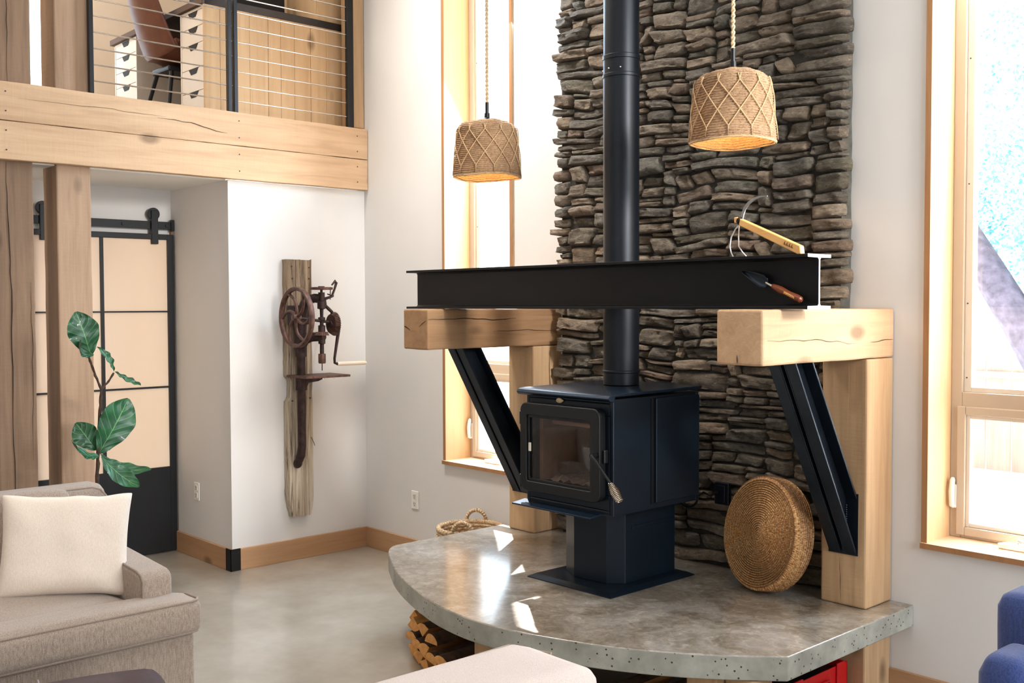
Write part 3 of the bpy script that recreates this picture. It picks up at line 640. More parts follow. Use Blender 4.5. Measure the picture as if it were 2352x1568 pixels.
# ------------------------------------------------------------------ stone chimney
def stone_wall():
    rnd = random.Random(11)
    X0, X1, Z0, Z1 = -3.925, -2.262, .41, 4.3
    step = .01; nx = int((X1-X0)/step); sky = [Z0]*nx
    stones = []
    while True:
        m_ = min(sky)
        if m_ > Z1-.02: break
        i = sky.index(m_); j = i
        while j < nx and abs(sky[j]-m_) < 1e-6: j += 1
        wmax = j-i; h = rnd.choice([.026, .034, .040, .048, .055, .064, .075, .092, .040, .048, .058])
        w = int(rnd.uniform(.09, .44)/step*(1 if h < .06 else .8))
        if w > wmax-6: w = wmax
        if w < 5 : h = min(h, .03)
        # try to level with neighbour
        if rnd.random() < .35 and i > 0 and .018 < sky[i-1]-m_ < .08: h = sky[i-1]-m_
        nb = sky[j] if j < nx else 9
        if wmax < 6:
            lo = min(sky[i-1] if i else 9, nb); h = max(.012, min(lo-m_, .07))
            if h < .016 : h = lo-m_; 
            for k in range(i, j): sky[k] = m_+h
            if h > .014: stones.append((X0+i*step, X0+j*step, m_, m_+h))
            continue
        off = i if rnd.random() < .5 else j-w
        for k in range(off, off+w): sky[k] = m_+h
        stones.append((X0+off*step, X0+(off+w)*step, m_, m_+h))
    V = []; Fc = []; C = []
    pal = [(104, 94, 80), (130, 112, 92), (84, 78, 70), (148, 128, 106), (110, 104, 94), (72, 66, 56), (134, 114, 92), (96, 94, 84), (118, 94, 76), (156, 140, 120), (90, 84, 66)]
    for (a, b_, c, d_) in stones:
        w, h = b_-a, d_-c; gap = .0010
        nu = max(6, min(34, int(w/.010))); nv = 8
        dep = rnd.uniform(.0, .03); tl = rnd.uniform(-.012, .012); pw = rnd.choice([4, 6, 9, 14])
        o = len(V); cxm, czm = (a+b_)/2, (c+d_)/2; sd = rnd.uniform(0, 100)
        colr = rnd.choice(pal); k_ = rnd.uniform(.8, 1.5); lc = [min(1, x*k_) for x in lin(colr)[:3]]
        el = a < X0+.03; er = b_ > X1-.03
        ex = rnd.uniform(-.02, .03)
        tp = rnd.uniform(-.30, .30); shr = rnd.uniform(-.7, .7); tlt = rnd.uniform(-.07, .07)
        for lay in range(2):     # front rounded face rings: lay 0 = outline at back, 1 = grid
            pass
        # grid over [-1,1]^2 mapped to a superellipse-like outline
        for iv in range(nv+1):
            for iu in range(nu+1):
                u = iu/nu*2-1; v = iv/nv*2-1
                # round corners
                k2 = 1-(abs(u)**pw)*.16*(abs(v)**1.5)
                uu = u*(1-.5*min(.35*h/w, .5)*abs(v)**2.2); vv = v*(1-.12*abs(u)**pw)*(1+tp*u*.5 if abs(v) > 0 else 1)
                px = cxm+uu*(w/2-gap); pz = czm+vv*(h/2-gap)
                px += (pz-czm)*shr*(0 if (el or er) else 1); pz += (px-cxm)*tlt*min(1, h/.04)*.8
                if el: px -= (ex)*(.5-u/2)
                if er: px += ((ex*.5+.028) if c > 1.61 else -.004)*(.5+u/2)
                e = max(abs(u)**7, abs(v)**5)
                edge = iu in (0, nu) or iv in (0, nv)
                r1 = noise.noise(Vector((px*9+sd, pz*20, sd)))*.010+noise.noise(Vector((px*38, pz*70+sd, sd)))*.0035
                cl_ = noise.cell(Vector((px*16+pz*5+sd, pz*34+px*3, sd)))*.006
                fr = 3.895+dep*1.1+tl*u+(.014*e)+r1*1.3+cl_+abs(noise.noise(Vector((px*5+sd, pz*75, sd))))*.009
                py = 3.955 if edge else fr
                # wavy warp of the whole coursing
                if not edge or True:
                    pz += noise.noise(Vector((px*2.6, pz*1.9, 5.1)))*.034+noise.noise(Vector((px*8+sd, .3, sd)))*.004*(1 if not edge else 1)
                    px += noise.noise(Vector((px*3.1, pz*6.0, 9.7)))*.010
                V.append((px, py, max(pz, .4105)))
        for iv in range(nv):
            for iu in range(nu):
                q = o+iv*(nu+1)+iu; Fc.append((q, q+1, q+nu+2, q+nu+1)); C.append(lc)
    bb = B(); bb.add(V, Fc, True)
    return bb, C
bb, C = stone_wall()
ch = thing('stone_chimney', 'tall stacked ledge stone chimney breast behind the wood stove', 'stone wall', (-3.1, 3.95, .409))
o = bb.build('ledge_stones', 'stone', ch, angle=70)
ca = o.data.color_attributes.new('stone', 'FLOAT_COLOR', 'CORNER')
for p in o.data.polygons:
    cc = C[p.index]
    for li in p.loop_indices: ca.data[li].color = (cc[0], cc[1], cc[2], 1)
B().box(-3.90, -2.30, 3.945, 3.9955, .41, 4.3).build('mortar_bed', 'mortar', ch)
# grey mortar fillet down the right edge
b = B(); vs = []; fs = []; K = 120
for k in range(K+1):
    z = .41+(4.3-.41)*k/K; w = .022+.012*noise.noise(Vector((0, 0, z*9)))
    vs += [(-2.30, 3.95, z), (-2.275+w*.2, 3.945, z), (-2.262+w*.1, 3.965, z), (-2.262+w*.35, 3.9955, z)]
for k in range(K):
    for j in range(3): fs.append((k*4+j, k*4+j+1, k*4+5+j, k*4+4+j))
b.add(vs, fs, True).build('mortar_edge', 'mortarg', ch)

# ------------------------------------------------------------------ hearth slab
arc = [(-4.25, 3.10), (-4.235, 3.055), (-4.16, 2.985), (-4.017, 2.899), (-3.872, 2.813), (-3.654, 2.714), (-3.353, 2.611), (-3.18, 2.578), (-3.014, 2.568), (-2.86, 2.585), (-2.71, 2.623), (-2.455, 2.718), (-2.193, 2.877), (-1.966, 3.088)]
def smooth_pts(p, it=2):
    for _ in range(it):
        q = [p[0]]
        for a, c in zip(p, p[1:]):
            q += [(a[0]*.75+c[0]*.25, a[1]*.75+c[1]*.25), (a[0]*.25+c[0]*.75, a[1]*.25+c[1]*.75)]
        p = q+[p[-1]]
    return p
ol = [(-4.25, 3.9955)]+smooth_pts(arc)+[(-1.966, 3.9955)]
s = tag(B().prism(ol, .321, .409).build('hearth_slab', 'slab', bevel=.006, seg=3), 'raised grey concrete hearth slab with a curved pitted front edge', 'hearth')
timber('support_block', 'short wood block holding up the hearth slab right of the firewood', -3.11, -2.80, 2.645, 2.90, 0, .3195, MT['mpost'], cat='block')
timber('support_block', 'short wood block under the front right corner of the hearth, left of its twin', -2.30, -2.17, 2.955, 3.09, 0, .3195, MT['mpost'], cat='block')
timber('support_block', 'short wood block under the front right corner of the hearth, nearest the red crate', -2.165, -2.045, 3.0, 3.12, 0, .3195, MT['mpost'], cat='block')
timber('support_post', 'timber support under the hearth slab below the right mantel post', -2.26, -2.06, 3.785, 3.99, 0, .3195, MT['mpost'], cat='post')
timber('support_post', 'timber support under the left end of the hearth slab near the basket', -4.15, -3.97, 3.785, 3.99, 0, .3195, MT['mpost'], cat='post')

# mantel posts, arms, braces
timber('mantel_post', 'right timber mantel post standing on the hearth beside the woven disc', -2.26, -2.06, 3.785, 3.994, .4095, 1.402, MT['mpost'])
timber('mantel_post', 'left timber mantel post standing on the hearth behind the stove', -4.15, -3.955, 3.785, 3.994, .4095, 1.402, MT['mpost'])
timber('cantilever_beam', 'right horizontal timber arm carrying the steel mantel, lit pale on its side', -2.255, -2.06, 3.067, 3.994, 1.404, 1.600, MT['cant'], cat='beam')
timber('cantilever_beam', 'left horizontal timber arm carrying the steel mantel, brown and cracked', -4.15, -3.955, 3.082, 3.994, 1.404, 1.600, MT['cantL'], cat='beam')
def brace(label, xc):
    t = thing('steel_brace', label, 'brace', (xc, 3.6, .62))
    P = [(3.33, 1.403), (3.456, 1.403), (3.779, .862), (3.779, .622)]
    for sgn in (-1, 1):
        w0 = xc+sgn*.007; w1 = xc+sgn*.013; xe = xc+sgn*.060
        b_ = B().prism(P, min(w0, w1), max(w0, w1), 'X')
        d1 = Vector((3.784-3.33, .622-1.403)); nrm = Vector((-d1.y, d1.x)).normalized()*.008
        fl = [(3.33, 1.403), (3.33+.0105, 1.403), (3.779, .622+.018), (3.779, .622)]
        fu = [(3.456-.0105, 1.403), (3.456, 1.403), (3.779, .862), (3.779, .862-.018)]
        b_.prism(fl, min(w1, xe), max(w1, xe), 'X'); b_.prism(fu, min(w1, xe), max(w1, xe), 'X')
        b_.build('steel_channel', 'brace', t, bevel=.002)
    B().box(xc-.064, xc+.064, 3.7805, 3.7848, .618, .866).build('base_plate', 'brace', t)
    wl = B()
    for k in range(14): wl.ball((xc+.017, 3.774, .70+k*.009), .005, seg=8, rings=6)
    wl.build('weld_bead', 'brace', t)
brace('right diagonal double channel steel brace above the woven disc', -2.158)
brace('left diagonal double channel steel brace behind the stove door hinges', -4.053)

CB = [o for o in bpy.data.objects if o.name.startswith('cantilever_beam')]
check_crack(CB[1], [(-3.955, 3.085, 1.548), (-3.955, 3.3, 1.553), (-3.955, 3.5, 1.545), (-3.955, 3.66, 1.552)], (1, 0, 0), .005)
check_crack(CB[1], [(-3.955, 3.5, 1.485), (-3.955, 3.75, 1.488), (-3.955, 3.98, 1.482)], (1, 0, 0), .003)
check_crack(CB[1], [(-3.96, 3.082, 1.548), (-4.0, 3.082, 1.53), (-4.02, 3.082, 1.515)], (0, -1, 0), .004)
check_crack(CB[1], [(-4.138, 3.082, 1.517), (-4.12, 3.082, 1.51), (-4.09, 3.082, 1.495)], (0, -1, 0), .007)
check_crack(CB[0], [(-2.06, 3.09, 1.49), (-2.06, 3.4, 1.488), (-2.06, 3.7, 1.465)], (1, 0, 0), .002)
check_crack(CB[0], [(-2.06, 3.8, 1.47), (-2.06, 3.98, 1.478)], (1, 0, 0), .003)
check_crack(CB[0], [(-2.165, 3.067, 1.44), (-2.165, 3.067, 1.41)], (0, -1, 0), .004)
MP = [o for o in bpy.data.objects if o.name.startswith('mantel_post')]
check_crack(MP[1], [(-3.955, 3.90, 1.395), (-3.955, 3.905, 1.2), (-3.955, 3.895, .8), (-3.955, 3.90, .42)], (1, 0, 0), .004)
check_crack(MP[0], [(-2.165, 3.785, .42), (-2.17, 3.785, .6)], (0, -1, 0), .002)

# steel mantel
t = thing('steel_mantel', 'black steel I beam mantel spanning above the stove', 'beam', (-3.1, 3.255, 1.601))
prof = [(3.18, 1.6015), (3.33, 1.6015), (3.33, 1.6125), (3.265, 1.6135), (3.259, 1.620), (3.259, 1.774), (3.265, 1.7815), (3.33, 1.7825), (3.33, 1.7935), (3.18, 1.7935), (3.18, 1.7825), (3.245, 1.7815), (3.251, 1.774), (3.251, 1.620), (3.245, 1.6135), (3.18, 1.6125)]
B().prism(prof, -4.255, -1.957, 'X').build('beam_section', 'mantel', t, bevel=.0012)
B().prism(prof, -1.9568, -1.9558, 'X').build('end_glare_plate', 'endglare', t)  # thin bright plate carries the glare on the beam end

# ------------------------------------------------------------------ wood stove
t = thing('wood_stove', 'black steel wood stove with a glass door on a pedestal', 'stove', (-3.08, 3.42, .4095))
bx0, bx1, by0, by1 = -3.325, -2.815, 3.14, 3.70
bz0, bz1 = .757, 1.236
# body as shell with an open front
b = B()
b.box(bx0, bx1, by1-.02, by1, bz0, bz1).box(bx0, bx0+.02, by0, by1-.02, bz0, bz1).box(bx1-.02, bx1, by0, by1-.02, bz0, bz1)
b.box(bx0+.02, bx1-.02, by0, by1-.02, bz0, bz0+.02).box(bx0+.02, bx1-.02, by0, by1-.02, bz1-.02, bz1)
b.box(bx0+.02, bx1-.02, by0, by0+.015, bz0+.02, .84).box(bx0+.02, bx1-.02, by0, by0+.015, 1.165, bz1-.02).box(bx1-.075, bx1-.02, by0, by0+.015, .84, 1.165).box(bx0+.02, bx0+.04, by0, by0+.015, .84, 1.165)
b.build('body', 'stove', t, bevel=.004)
B().box(bx0+.07, bx1-.07, 3.50, 3.52, .84, 1.17).box(bx0+.05, bx0+.07, 3.17, 3.52, .84, 1.17).box(bx1-.07, bx1-.05, 3.17, 3.52, .84, 1.17).box(bx0+.05, bx1-.05, 3.17, 3.52, .80, .84).build('firebrick_lining', 'brick', t, bevel=.002)
B().cyl((bx0+.06, 3.24, 1.105), (bx1-.06, 3.24, 1.105), .012, seg=14).build('air_tube', 'tube', t)
ah = B(); K = 22
vs = [(bx0+.07+(bx1-bx0-.14)*i/K, 3.18+.32*j/10, .845+.03*max(0, noise.noise(Vector((i*.4, j*.5, 2))))+.02*noise.noise(Vector((i*1.1, j*1.3, 7)))+.012) for j in range(11) for i in range(K+1)]
ah.add(vs, [(j*(K+1)+i, j*(K+1)+i+1, (j+1)*(K+1)+i+1, (j+1)*(K+1)+i) for j in range(10) for i in range(K)], True).build('ash_bed', 'ash', t)
for p in ((-3.02, 3.22, .875, .03), (-2.96, 3.26, .872, .022), (-3.10, 3.25, .87, .018)):
    pass
# top plate with rolled front lip
tp = [(3.135, 1.225), (3.108, 1.229), (3.098, 1.239), (3.104, 1.250), (3.122, 1.257), (3.71, 1.262), (3.71, 1.250), (3.140, 1.245)]
B().prism(tp, bx0-.022, bx1+.012, 'X').build('top_plate', 'stovetop', t, bevel=.003, seg=3)
# heat shield panels
for x0_, x1_ in ((bx1+.001, bx1+.017), (bx0-.017, bx0-.001)):
    sp = B().box(x0_, x1_, 3.392, 3.685, .785, 1.226).build('side_shield', 'stove', t, bevel=.003)
B().box(bx1-.001, bx1+.004, 3.374, 3.391, .78, 1.225).build('shield_gap_shade', 'stoveblk', t)  # solid black strip paints the shaded seam beside the shield
# ash lip
B().prism([(3.06, .750), (3.06, .757), (3.139, .766), (3.139, .757)], bx0-.012, -2.87, 'X').build('ash_lip', 'stovetop', t, bevel=.002)
# door
dr = bpy.data.objects.new('door', None); col.objects.link(dr); dr.parent = t; dr.location = Vector((-3.08, 3.13, .8))-t.location
dx0, dx1, dz0, dz1 = -3.322, -2.852, .812, 1.196
gx0, gx1, gz0, gz1 = -3.272, -2.912, .868, 1.132
def rrect(x0, x1, z0, z1, r_, k=5):
    P = []
    for (cx_, cz_, a0) in ((x1-r_, z1-r_, 0), (x0+r_, z1-r_, 90), (x0+r_, z0+r_, 180), (x1-r_, z0+r_, 270)):
        for i in range(k+1):
            a = math.radians(a0+90*i/k); P.append((cx_+r_*math.cos(a), cz_+r_*math.sin(a)))
    return P
def ringplate(P, Q, ya, yb):
    n_ = len(P); vs = [(p[0], ya, p[1]) for p in P]+[(q[0], ya, q[1]) for q in Q]+[(p[0], yb, p[1]) for p in P]+[(q[0], yb, q[1]) for q in Q]
    fs = []
    for i in range(n_):
        j = (i+1) % n_
        fs += [(i, j, n_+j, n_+i), (2*n_+i, 3*n_+i, 3*n_+j, 2*n_+j), (i, 2*n_+i, 2*n_+j, j), (n_+i, n_+j, 3*n_+j, 3*n_+i)]
    return B().add(vs, fs)
ringplate(rrect(dx0, dx1, dz0, dz1, .035), rrect(gx0-.012, gx1+.012, gz0-.012, gz1+.012, .012), 3.096, 3.137).build('door_frame', 'stoveblk', dr, bevel=.005, seg=3)
ringplate(rrect(gx0-.0125, gx1+.0125, gz0-.0125, gz1+.0125, .012), rrect(gx0, gx1, gz0, gz1, .008), 3.104, 3.115).build('glass_bead', 'stoveblk', dr, bevel=.002)
B().box(gx0-.006, gx1+.006, 3.112, 3.116, gz0-.006, gz1+.006).build('glass', 'stoveglass', dr)
B().box(gx0-.004, gx0+.008, 3.1035, 3.1085, .985, 1.022).build('gasket_clip', 'white_bracket', dr)
for z in (1.125, .848):
    B().cyl((dx0-.012, 3.115, z-.028), (dx0-.012, 3.115, z+.028), .008, seg=12).box(dx0-.014, dx0+.02, 3.118, 3.136, z-.02, z+.02).build('hinge', 'stoveblk', dr, bevel=.002)
# handle with coil grip
hb = B().cyl((-2.872, 3.098, 1.008), (-2.866, 3.066, 1.008), .012, seg=16)
hb.tube([(-2.866, 3.068, 1.008), (-2.852, 3.058, 1.006), (-2.838, 3.056, .996), (-2.750, 3.053, .912)], [.009, .0085, .0065, .0055], 12)
ho = hb.build('handle', 'stoveblk', dr)
co = B(); A = Vector((-2.753, 3.053, .915)); Dv = Vector((.060, -.002, -.075)).normalized()
u_ = Dv.cross(Vector((0, 0, 1))).normalized(); w_ = Dv.cross(u_); pts = []; TN = 13; Lc = .085
for k in range(TN*14+1):
    q = k/(TN*14); rr = .009+.010*math.sin(min(1, q*1.25)*PI*.72)**1.3; a = 2*PI*TN*q
    pts.append(A+Dv*(q*Lc)+(u_*math.cos(a)+w_*math.sin(a))*rr)
co.tube(pts, .0021, 6); co.build('coil_grip', 'chrome', ho, origin=(0, 0, 0)) if False else co.build('coil_grip', 'chrome', ho)
lt = B().box(dx1+.001, dx1+.014, 3.112, 3.137, .975, 1.03).build('latch', 'stoveblk', t, bevel=.004)
# oval maker's badge
em = B(); em.lathe([(0, -.004), (.019, -.004), (.021, 0), (.0, .0)], (-3.115, 3.136, 1.213), 'Y', 28, m=Matrix.Diagonal((1, 1, .55, 1)))
eo = em.build('badge', 'emblem', t)
# pedestal
ped = [(-3.275, 3.335), (-3.16, 3.268), (-2.985, 3.285), (-2.925, 3.34), (-2.925, 3.675), (-3.275, 3.675)]
B().prism(ped, .425, .7565).build('pedestal', 'stove', t, bevel=.003)
B().box(-2.9245, -2.921, 3.38, 3.66, .655, .67).build('pedestal_seam', 'stove', t, bevel=.001)
bo = [(-3.345, 3.16), (-2.853, 3.165), (-2.853, 3.725), (-3.345, 3.725)]; bi = [(-3.32, 3.19), (-2.88, 3.19), (-2.88, 3.70), (-3.32, 3.70)]
vs = [(x, y, .4098) for x, y in bo]+[(x, y, .413) for x, y in bo]+[(x, y, .4255) for x, y in bi]
fs = [(3, 2, 1, 0), (8, 9, 10, 11)]+[(i, (i+1) % 4, 4+(i+1) % 4, 4+i) for i in range(4)]+[(4+i, 4+(i+1) % 4, 8+(i+1) % 4, 8+i) for i in range(4)]
B().add(vs, fs).build('base_plate', 'stove', t)
B().box(-3.2, -2.96, 3.60, 3.699, .70, .757).build('rear_duct', 'stoveblk', t)

# stove pipe
t = thing('stove_pipe', 'black stove pipe rising from the stove past the mantel', 'pipe', (-3.1, 3.51, 1.263))
R_ = .080
B().lathe([(R_-.004, 1.2635), (R_, 1.2635), (R_, 1.315), (R_+.004, 1.318), (R_+.004, 1.325), (R_, 1.328), (R_, 2.62)], (-3.1, 3.51, 0), seg=64).build('lower_section', 'pipe', t)
B().lathe([(R_, 2.62), (R_+.0035, 2.622), (R_+.0035, 2.634), (R_, 2.637), (R_, 2.698), (R_+.003, 2.70), (R_+.003, 2.716), (R_, 2.719)], (-3.1, 3.51, 0), seg=64).build('joint_collar', 'pipe', t)
B().lathe([(R_-.001, 2.719), (R_-.001, HC-.001)], (-3.1, 3.51, 0), seg=64).build('upper_section', 'pipe', t)
sc_ = B()
for a in (-.9, -1.6, -2.4): B().ball((-3.1+R_*math.cos(a), 3.51+R_*math.sin(a), 2.655), .004, seg=8, rings=6).build('screw', 'steel', t)


# black cord and dark outlet on the stones
t = thing('wall_outlet', 'dark outlet cover set in the stone behind the woven disc', 'outlet', (-2.80, 3.90, .77))
B().box(-2.852, -2.775, 3.868, 3.89, .712, .812).build('cover_plate', 'navyplate', t, bevel=.003)
B().box(-2.835, -2.792, 3.863, 3.8679, .725, .800).build('socket', 'navyplate', t, bevel=.002)
pts = []
for k in range(61):
    a = k/60*2*PI*2.4; pts.append((-2.98+.052*math.cos(a)+.004*k/60, 3.84+.012*math.sin(a*.5), .735+.05*math.sin(a)-.0*k))
tag(B().tube([(-2.83, 3.862, .77), (-2.86, 3.85, .75), (-2.90, 3.85, .76)]+pts+[(-3.0, 3.80, .70), (-3.02, 3.705, .70)], .005, 8).build('power_cord', 'bulbcap'), 'black power cord looped behind the stove pedestal', 'cord')

# ------------------------------------------------------------------ woven disc leaning
def disc():
    Rr = .238; th = .05; prof = []
    nr = 24
    def bump_(a, c, n_, amp, f):
        out = []
        for k in range(n_*6):
            q = k/(n_*6); x = a[0]+(c[0]-a[0])*q; z = a[1]+(c[1]-a[1])*q; s_ = abs(math.sin(q*n_*PI))**.7*amp
            out.append((x+f[0]*s_, z+f[1]*s_))
        return out
    prof += bump_((0.001, th), (Rr-.012, th*.9), nr, .0045, (0, 1))
    prof += bump_((Rr-.006, th*.86), (Rr-.006, -th*.86), 8, .007, (1, 0))
    prof += bump_((Rr-.012, -th*.9), (0.001, -th), nr, .0045, (0, -1))
    return prof
M_ = Matrix.Rotation(math.radians(-17), 4, 'Z') @ Matrix.Rotation(math.radians(90-11), 4, 'X')
o = B().lathe(disc(), (0, 0, 0), 'Z', 140).build('woven_disc', 'seadisc', local=True, angle=80)
o.location = (-2.487, 3.742, .652); o.rotation_euler = M_.to_euler()
tag(o, 'round coiled seagrass cushion leaning against the stone by the right post', 'cushion')

# ------------------------------------------------------------------ basket
t = thing('woven_basket', 'round woven basket with two loop handles on the floor behind the hearth', 'basket', (-4.475, 3.785, 0))
bc = (-4.475, 3.785, 0); prof = []
rows = 18
for k in range(rows*5+1):
    q = k/(rows*5); z = .012+.335*q; r_ = .150+.035*math.sin(q*1.7); prof.append((r_+.006*abs(math.sin(q*rows*PI)), z))
prof += [(.172-.0, .347)]
for k in range(rows*5, -1, -1):
    q = k/(rows*5); z = .012+.335*q; prof.append((.135+.035*math.sin(q*1.7)-.005*abs(math.sin(q*rows*PI)), z))
prof += [(.0, .012), (0, .002), (.150, .002)]
b = B().lathe(prof, bc, seg=72, close=True)
for i, v in enumerate(b.v):
    a = math.atan2(v.y-bc[1], v.x-bc[0]); rr = Vector((v.x-bc[0], v.y-bc[1], 0))
    row = int((v.z-.012)/.335*rows)
    if rr.length > .1: v += rr.normalized()*.004*math.sin(a*26+row*PI)
b.build('basket_body', 'basket', t, angle=80)
pts = []
for k in range(150):
    a = 2*PI*k/150; pts.append((bc[0]+.182*math.cos(a), bc[1]+.182*math.sin(a), .357+.002*math.sin(a*50)))
B().tube(pts, [.0135+.0025*math.sin(k*2.1) for k in range(150)], 10, closed=True).build('rim', 'basket', t)
for a0 in (2.25, -.95):
    pts = []; cxx, cyy = bc[0]+.182*math.cos(a0), bc[1]+.182*math.sin(a0); tx, ty = -math.sin(a0), math.cos(a0)
    for k in range(41):
        q = k/40*PI; pts.append((cxx+tx*.058*math.cos(q), cyy+ty*.058*math.cos(q), .352+.072*math.sin(q)**.85))
    B().tube(pts, [.0105+.002*math.sin(k*2.2) for k in range(41)], 10).build('handle', 'basket', t)

# ------------------------------------------------------------------ firewood
def log(x, y, z, r_, L, shape, rot, label, cat='log', grp=None):
    b_ = B(); K = 10
    if shape == 'round': P = [(r_*math.cos(2*PI*k/14)*(1+.06*math.sin(k*2.3)), r_*math.sin(2*PI*k/14)) for k in range(14)]; cen = (0, 0)
    elif shape == 'half': P = [(r_*math.cos(PI*k/9), r_*math.sin(PI*k/9)-r_*.4) for k in range(10)]
    else: P = [(0, -r_*.8)]+[(r_*1.5*math.cos(math.radians(45+90*k/6)), r_*1.5*math.sin(math.radians(45+90*k/6))-r_*.8) for k in range(7)]
    cr, sr = math.cos(rot), math.sin(rot); P = [(p[0]*cr-p[1]*sr, p[0]*sr+p[1]*cr) for p in P]
    zmin = min(p[1] for p in P)
    n_ = len(P); vs = []; fs = []
    for j in range(K+1):
        q = j/K
        for p in P:
            w = 1+.05*noise.noise(Vector((p[0]*9+x*7, q*3, p[1]*9+z*5)))
            vs.append((x+p[0]*w, y+L*q+(.006*noise.noise(Vector((p[0]*30, p[1]*30, x))) if j in (0, K) else 0), z+(p[1]-zmin)*w))
    fs = [(j*n_+k, j*n_+(k+1) % n_, (j+1)*n_+(k+1) % n_, (j+1)*n_+k) for j in range(K) for k in range(n_)]
    curved = [f_ for i_, f_ in enumerate(fs) if shape == 'round' or (shape == 'half' and (i_ % n_) < 9) or (shape == 'wedge' and 1 <= (i_ % n_) < 7)]
    flat = [f_ for f_ in fs if f_ not in curved]
    # end caps with fan to centre for roughness
    for j in (0, K):
        ring = list(range(j*n_, j*n_+n_)); c_ = Vector((0, 0, 0))
        for i_ in ring: c_ += Vector(vs[i_])
        c_ /= n_; c_.y += (-.004 if j == 0 else .004); vs.append(tuple(c_)); ci = len(vs)-1
        for k in range(n_): flat.append((ring[k], ring[(k+1) % n_], ci))
    bmx = B().add(vs, flat+curved); nf = len(flat)
    o_ = bmx.build('firewood_log', 'log', origin=(x, y, z)); o_.data.materials.append(MT['bark'])
    for i_, p_ in enumerate(o_.data.polygons):
        if i_ >= nf: p_.material_index = 1
    return tag(o_, label, cat, grp)
# left bay, stacked between the slab edge and the block; z rests on the row below
LG = []
def arc_y(x):
    for (xa, ya), (xb, yb) in zip(arc, arc[1:]):
        if xa <= x <= xb: return ya+(yb-ya)*(x-xa)/(xb-xa)
rl = random.Random(5); ORD = ['first', 'second', 'third', 'fourth', 'fifth', 'sixth', 'seventh', 'eighth']
for rn, (nm, z, xs, rr_) in enumerate([('bottom', .001, [-3.80, -3.71, -3.62, -3.53, -3.44, -3.35, -3.26, -3.17], .041), ('second', .079, [-3.78, -3.68, -3.585, -3.49, -3.40, -3.30, -3.20], .044), ('third', .158, [-3.80, -3.71, -3.62, -3.52], .043), ('top', .236, [-3.79, -3.70], .036)]):
    for k, x in enumerate(xs):
        sh = rl.choice(['wedge', 'half', 'wedge', 'round' if rn == 0 else 'wedge'])
        lb = {'wedge': 'split wedge log', 'half': 'half round log', 'round': 'round log'}[sh]+' in the %s row of the firewood stack, %s from the left' % (nm, ORD[k])
        LG.append((x, arc_y(x)+.075+rl.uniform(-.015, .02), z, rr_*rl.uniform(.92, 1.0), sh, rl.choice([0, .2, PI, 2.8, -.2]), lb))
for (x, y, z, r_, sh, ro, lb) in LG: log(x, y, z, r_, .38, sh, ro, lb)
LG2 = [
 (-2.70, 2.90, .001, .05, 'round', 0, 'round log on the floor just right of the wood block under the hearth'),
 (-2.59, 2.92, .001, .048, 'half', .1, 'half round log on the floor in the middle bay under the hearth'),
 (-2.48, 2.95, .001, .048, 'wedge', 0, 'wedge log on the floor of the middle bay, second from the twin blocks'),
 (-2.375, 2.98, .001, .045, 'round', 0, 'round log on the floor of the middle bay beside the twin blocks'),
 (-2.65, 2.93, .092, .045, 'wedge', .2, 'wedge log on the upper row of the middle bay, nearest the single block'),
 (-2.53, 2.95, .090, .048, 'half', 0, 'half round log on the upper row in the centre of the middle bay'),
 (-2.42, 2.98, .092, .045, 'half', .1, 'golden half round log on the upper row of the middle bay near the twin blocks'),
]
for (x, y, z, r_, sh, ro, lb) in LG2: log(x, y, z, r_, .36, sh, ro, lb)

# red crate
t = thing('crate', 'red plastic crate with a handle slot stored under the hearth', 'crate', (-2.33, 3.57, 0))
x0, x1, y0, y1, zt = -2.50, -2.13, 3.35, 3.775, .19
b = B().box(x0, x1, y0, y1, .001, .008)
b.box(x0, x0+.006, y0, y1, .008, zt).box(x0, x1, y0, y0+.006, .008, zt).box(x0, x1, y1-.006, y1, .008, zt)
# +X side with slot
b.box(x1-.006, x1, y0, y1, .008, .085).box(x1-.006, x1, y0, y0+.15, .085, zt).box(x1-.006, x1, y1-.14, y1, .085, zt).box(x1-.006, x1, y0+.15, y1-.14, .145, zt)
b.box(x1, x1+.008, y1-.09, y1-.03, .008, zt+.012).box(x1, x1+.008, y0+.03, y0+.09, .008, zt+.012)
b.build('crate_body', 'red', t, bevel=.002)
B().tube([(x1+.004, y0+.16, .135), (x1+.008, y0+.16, .150), (x1+.008, y1-.15, .150), (x1+.004, y1-.15, .135)], .005, 8).build('handle_rim', 'red', t)
B().box(x0+.02, x1-.02, y0+.02, y1-.02, .01, .165).build('crate_dark_fill', 'bulbcap', t, bevel=.01)  # solid black block filling the crate for its dark interior

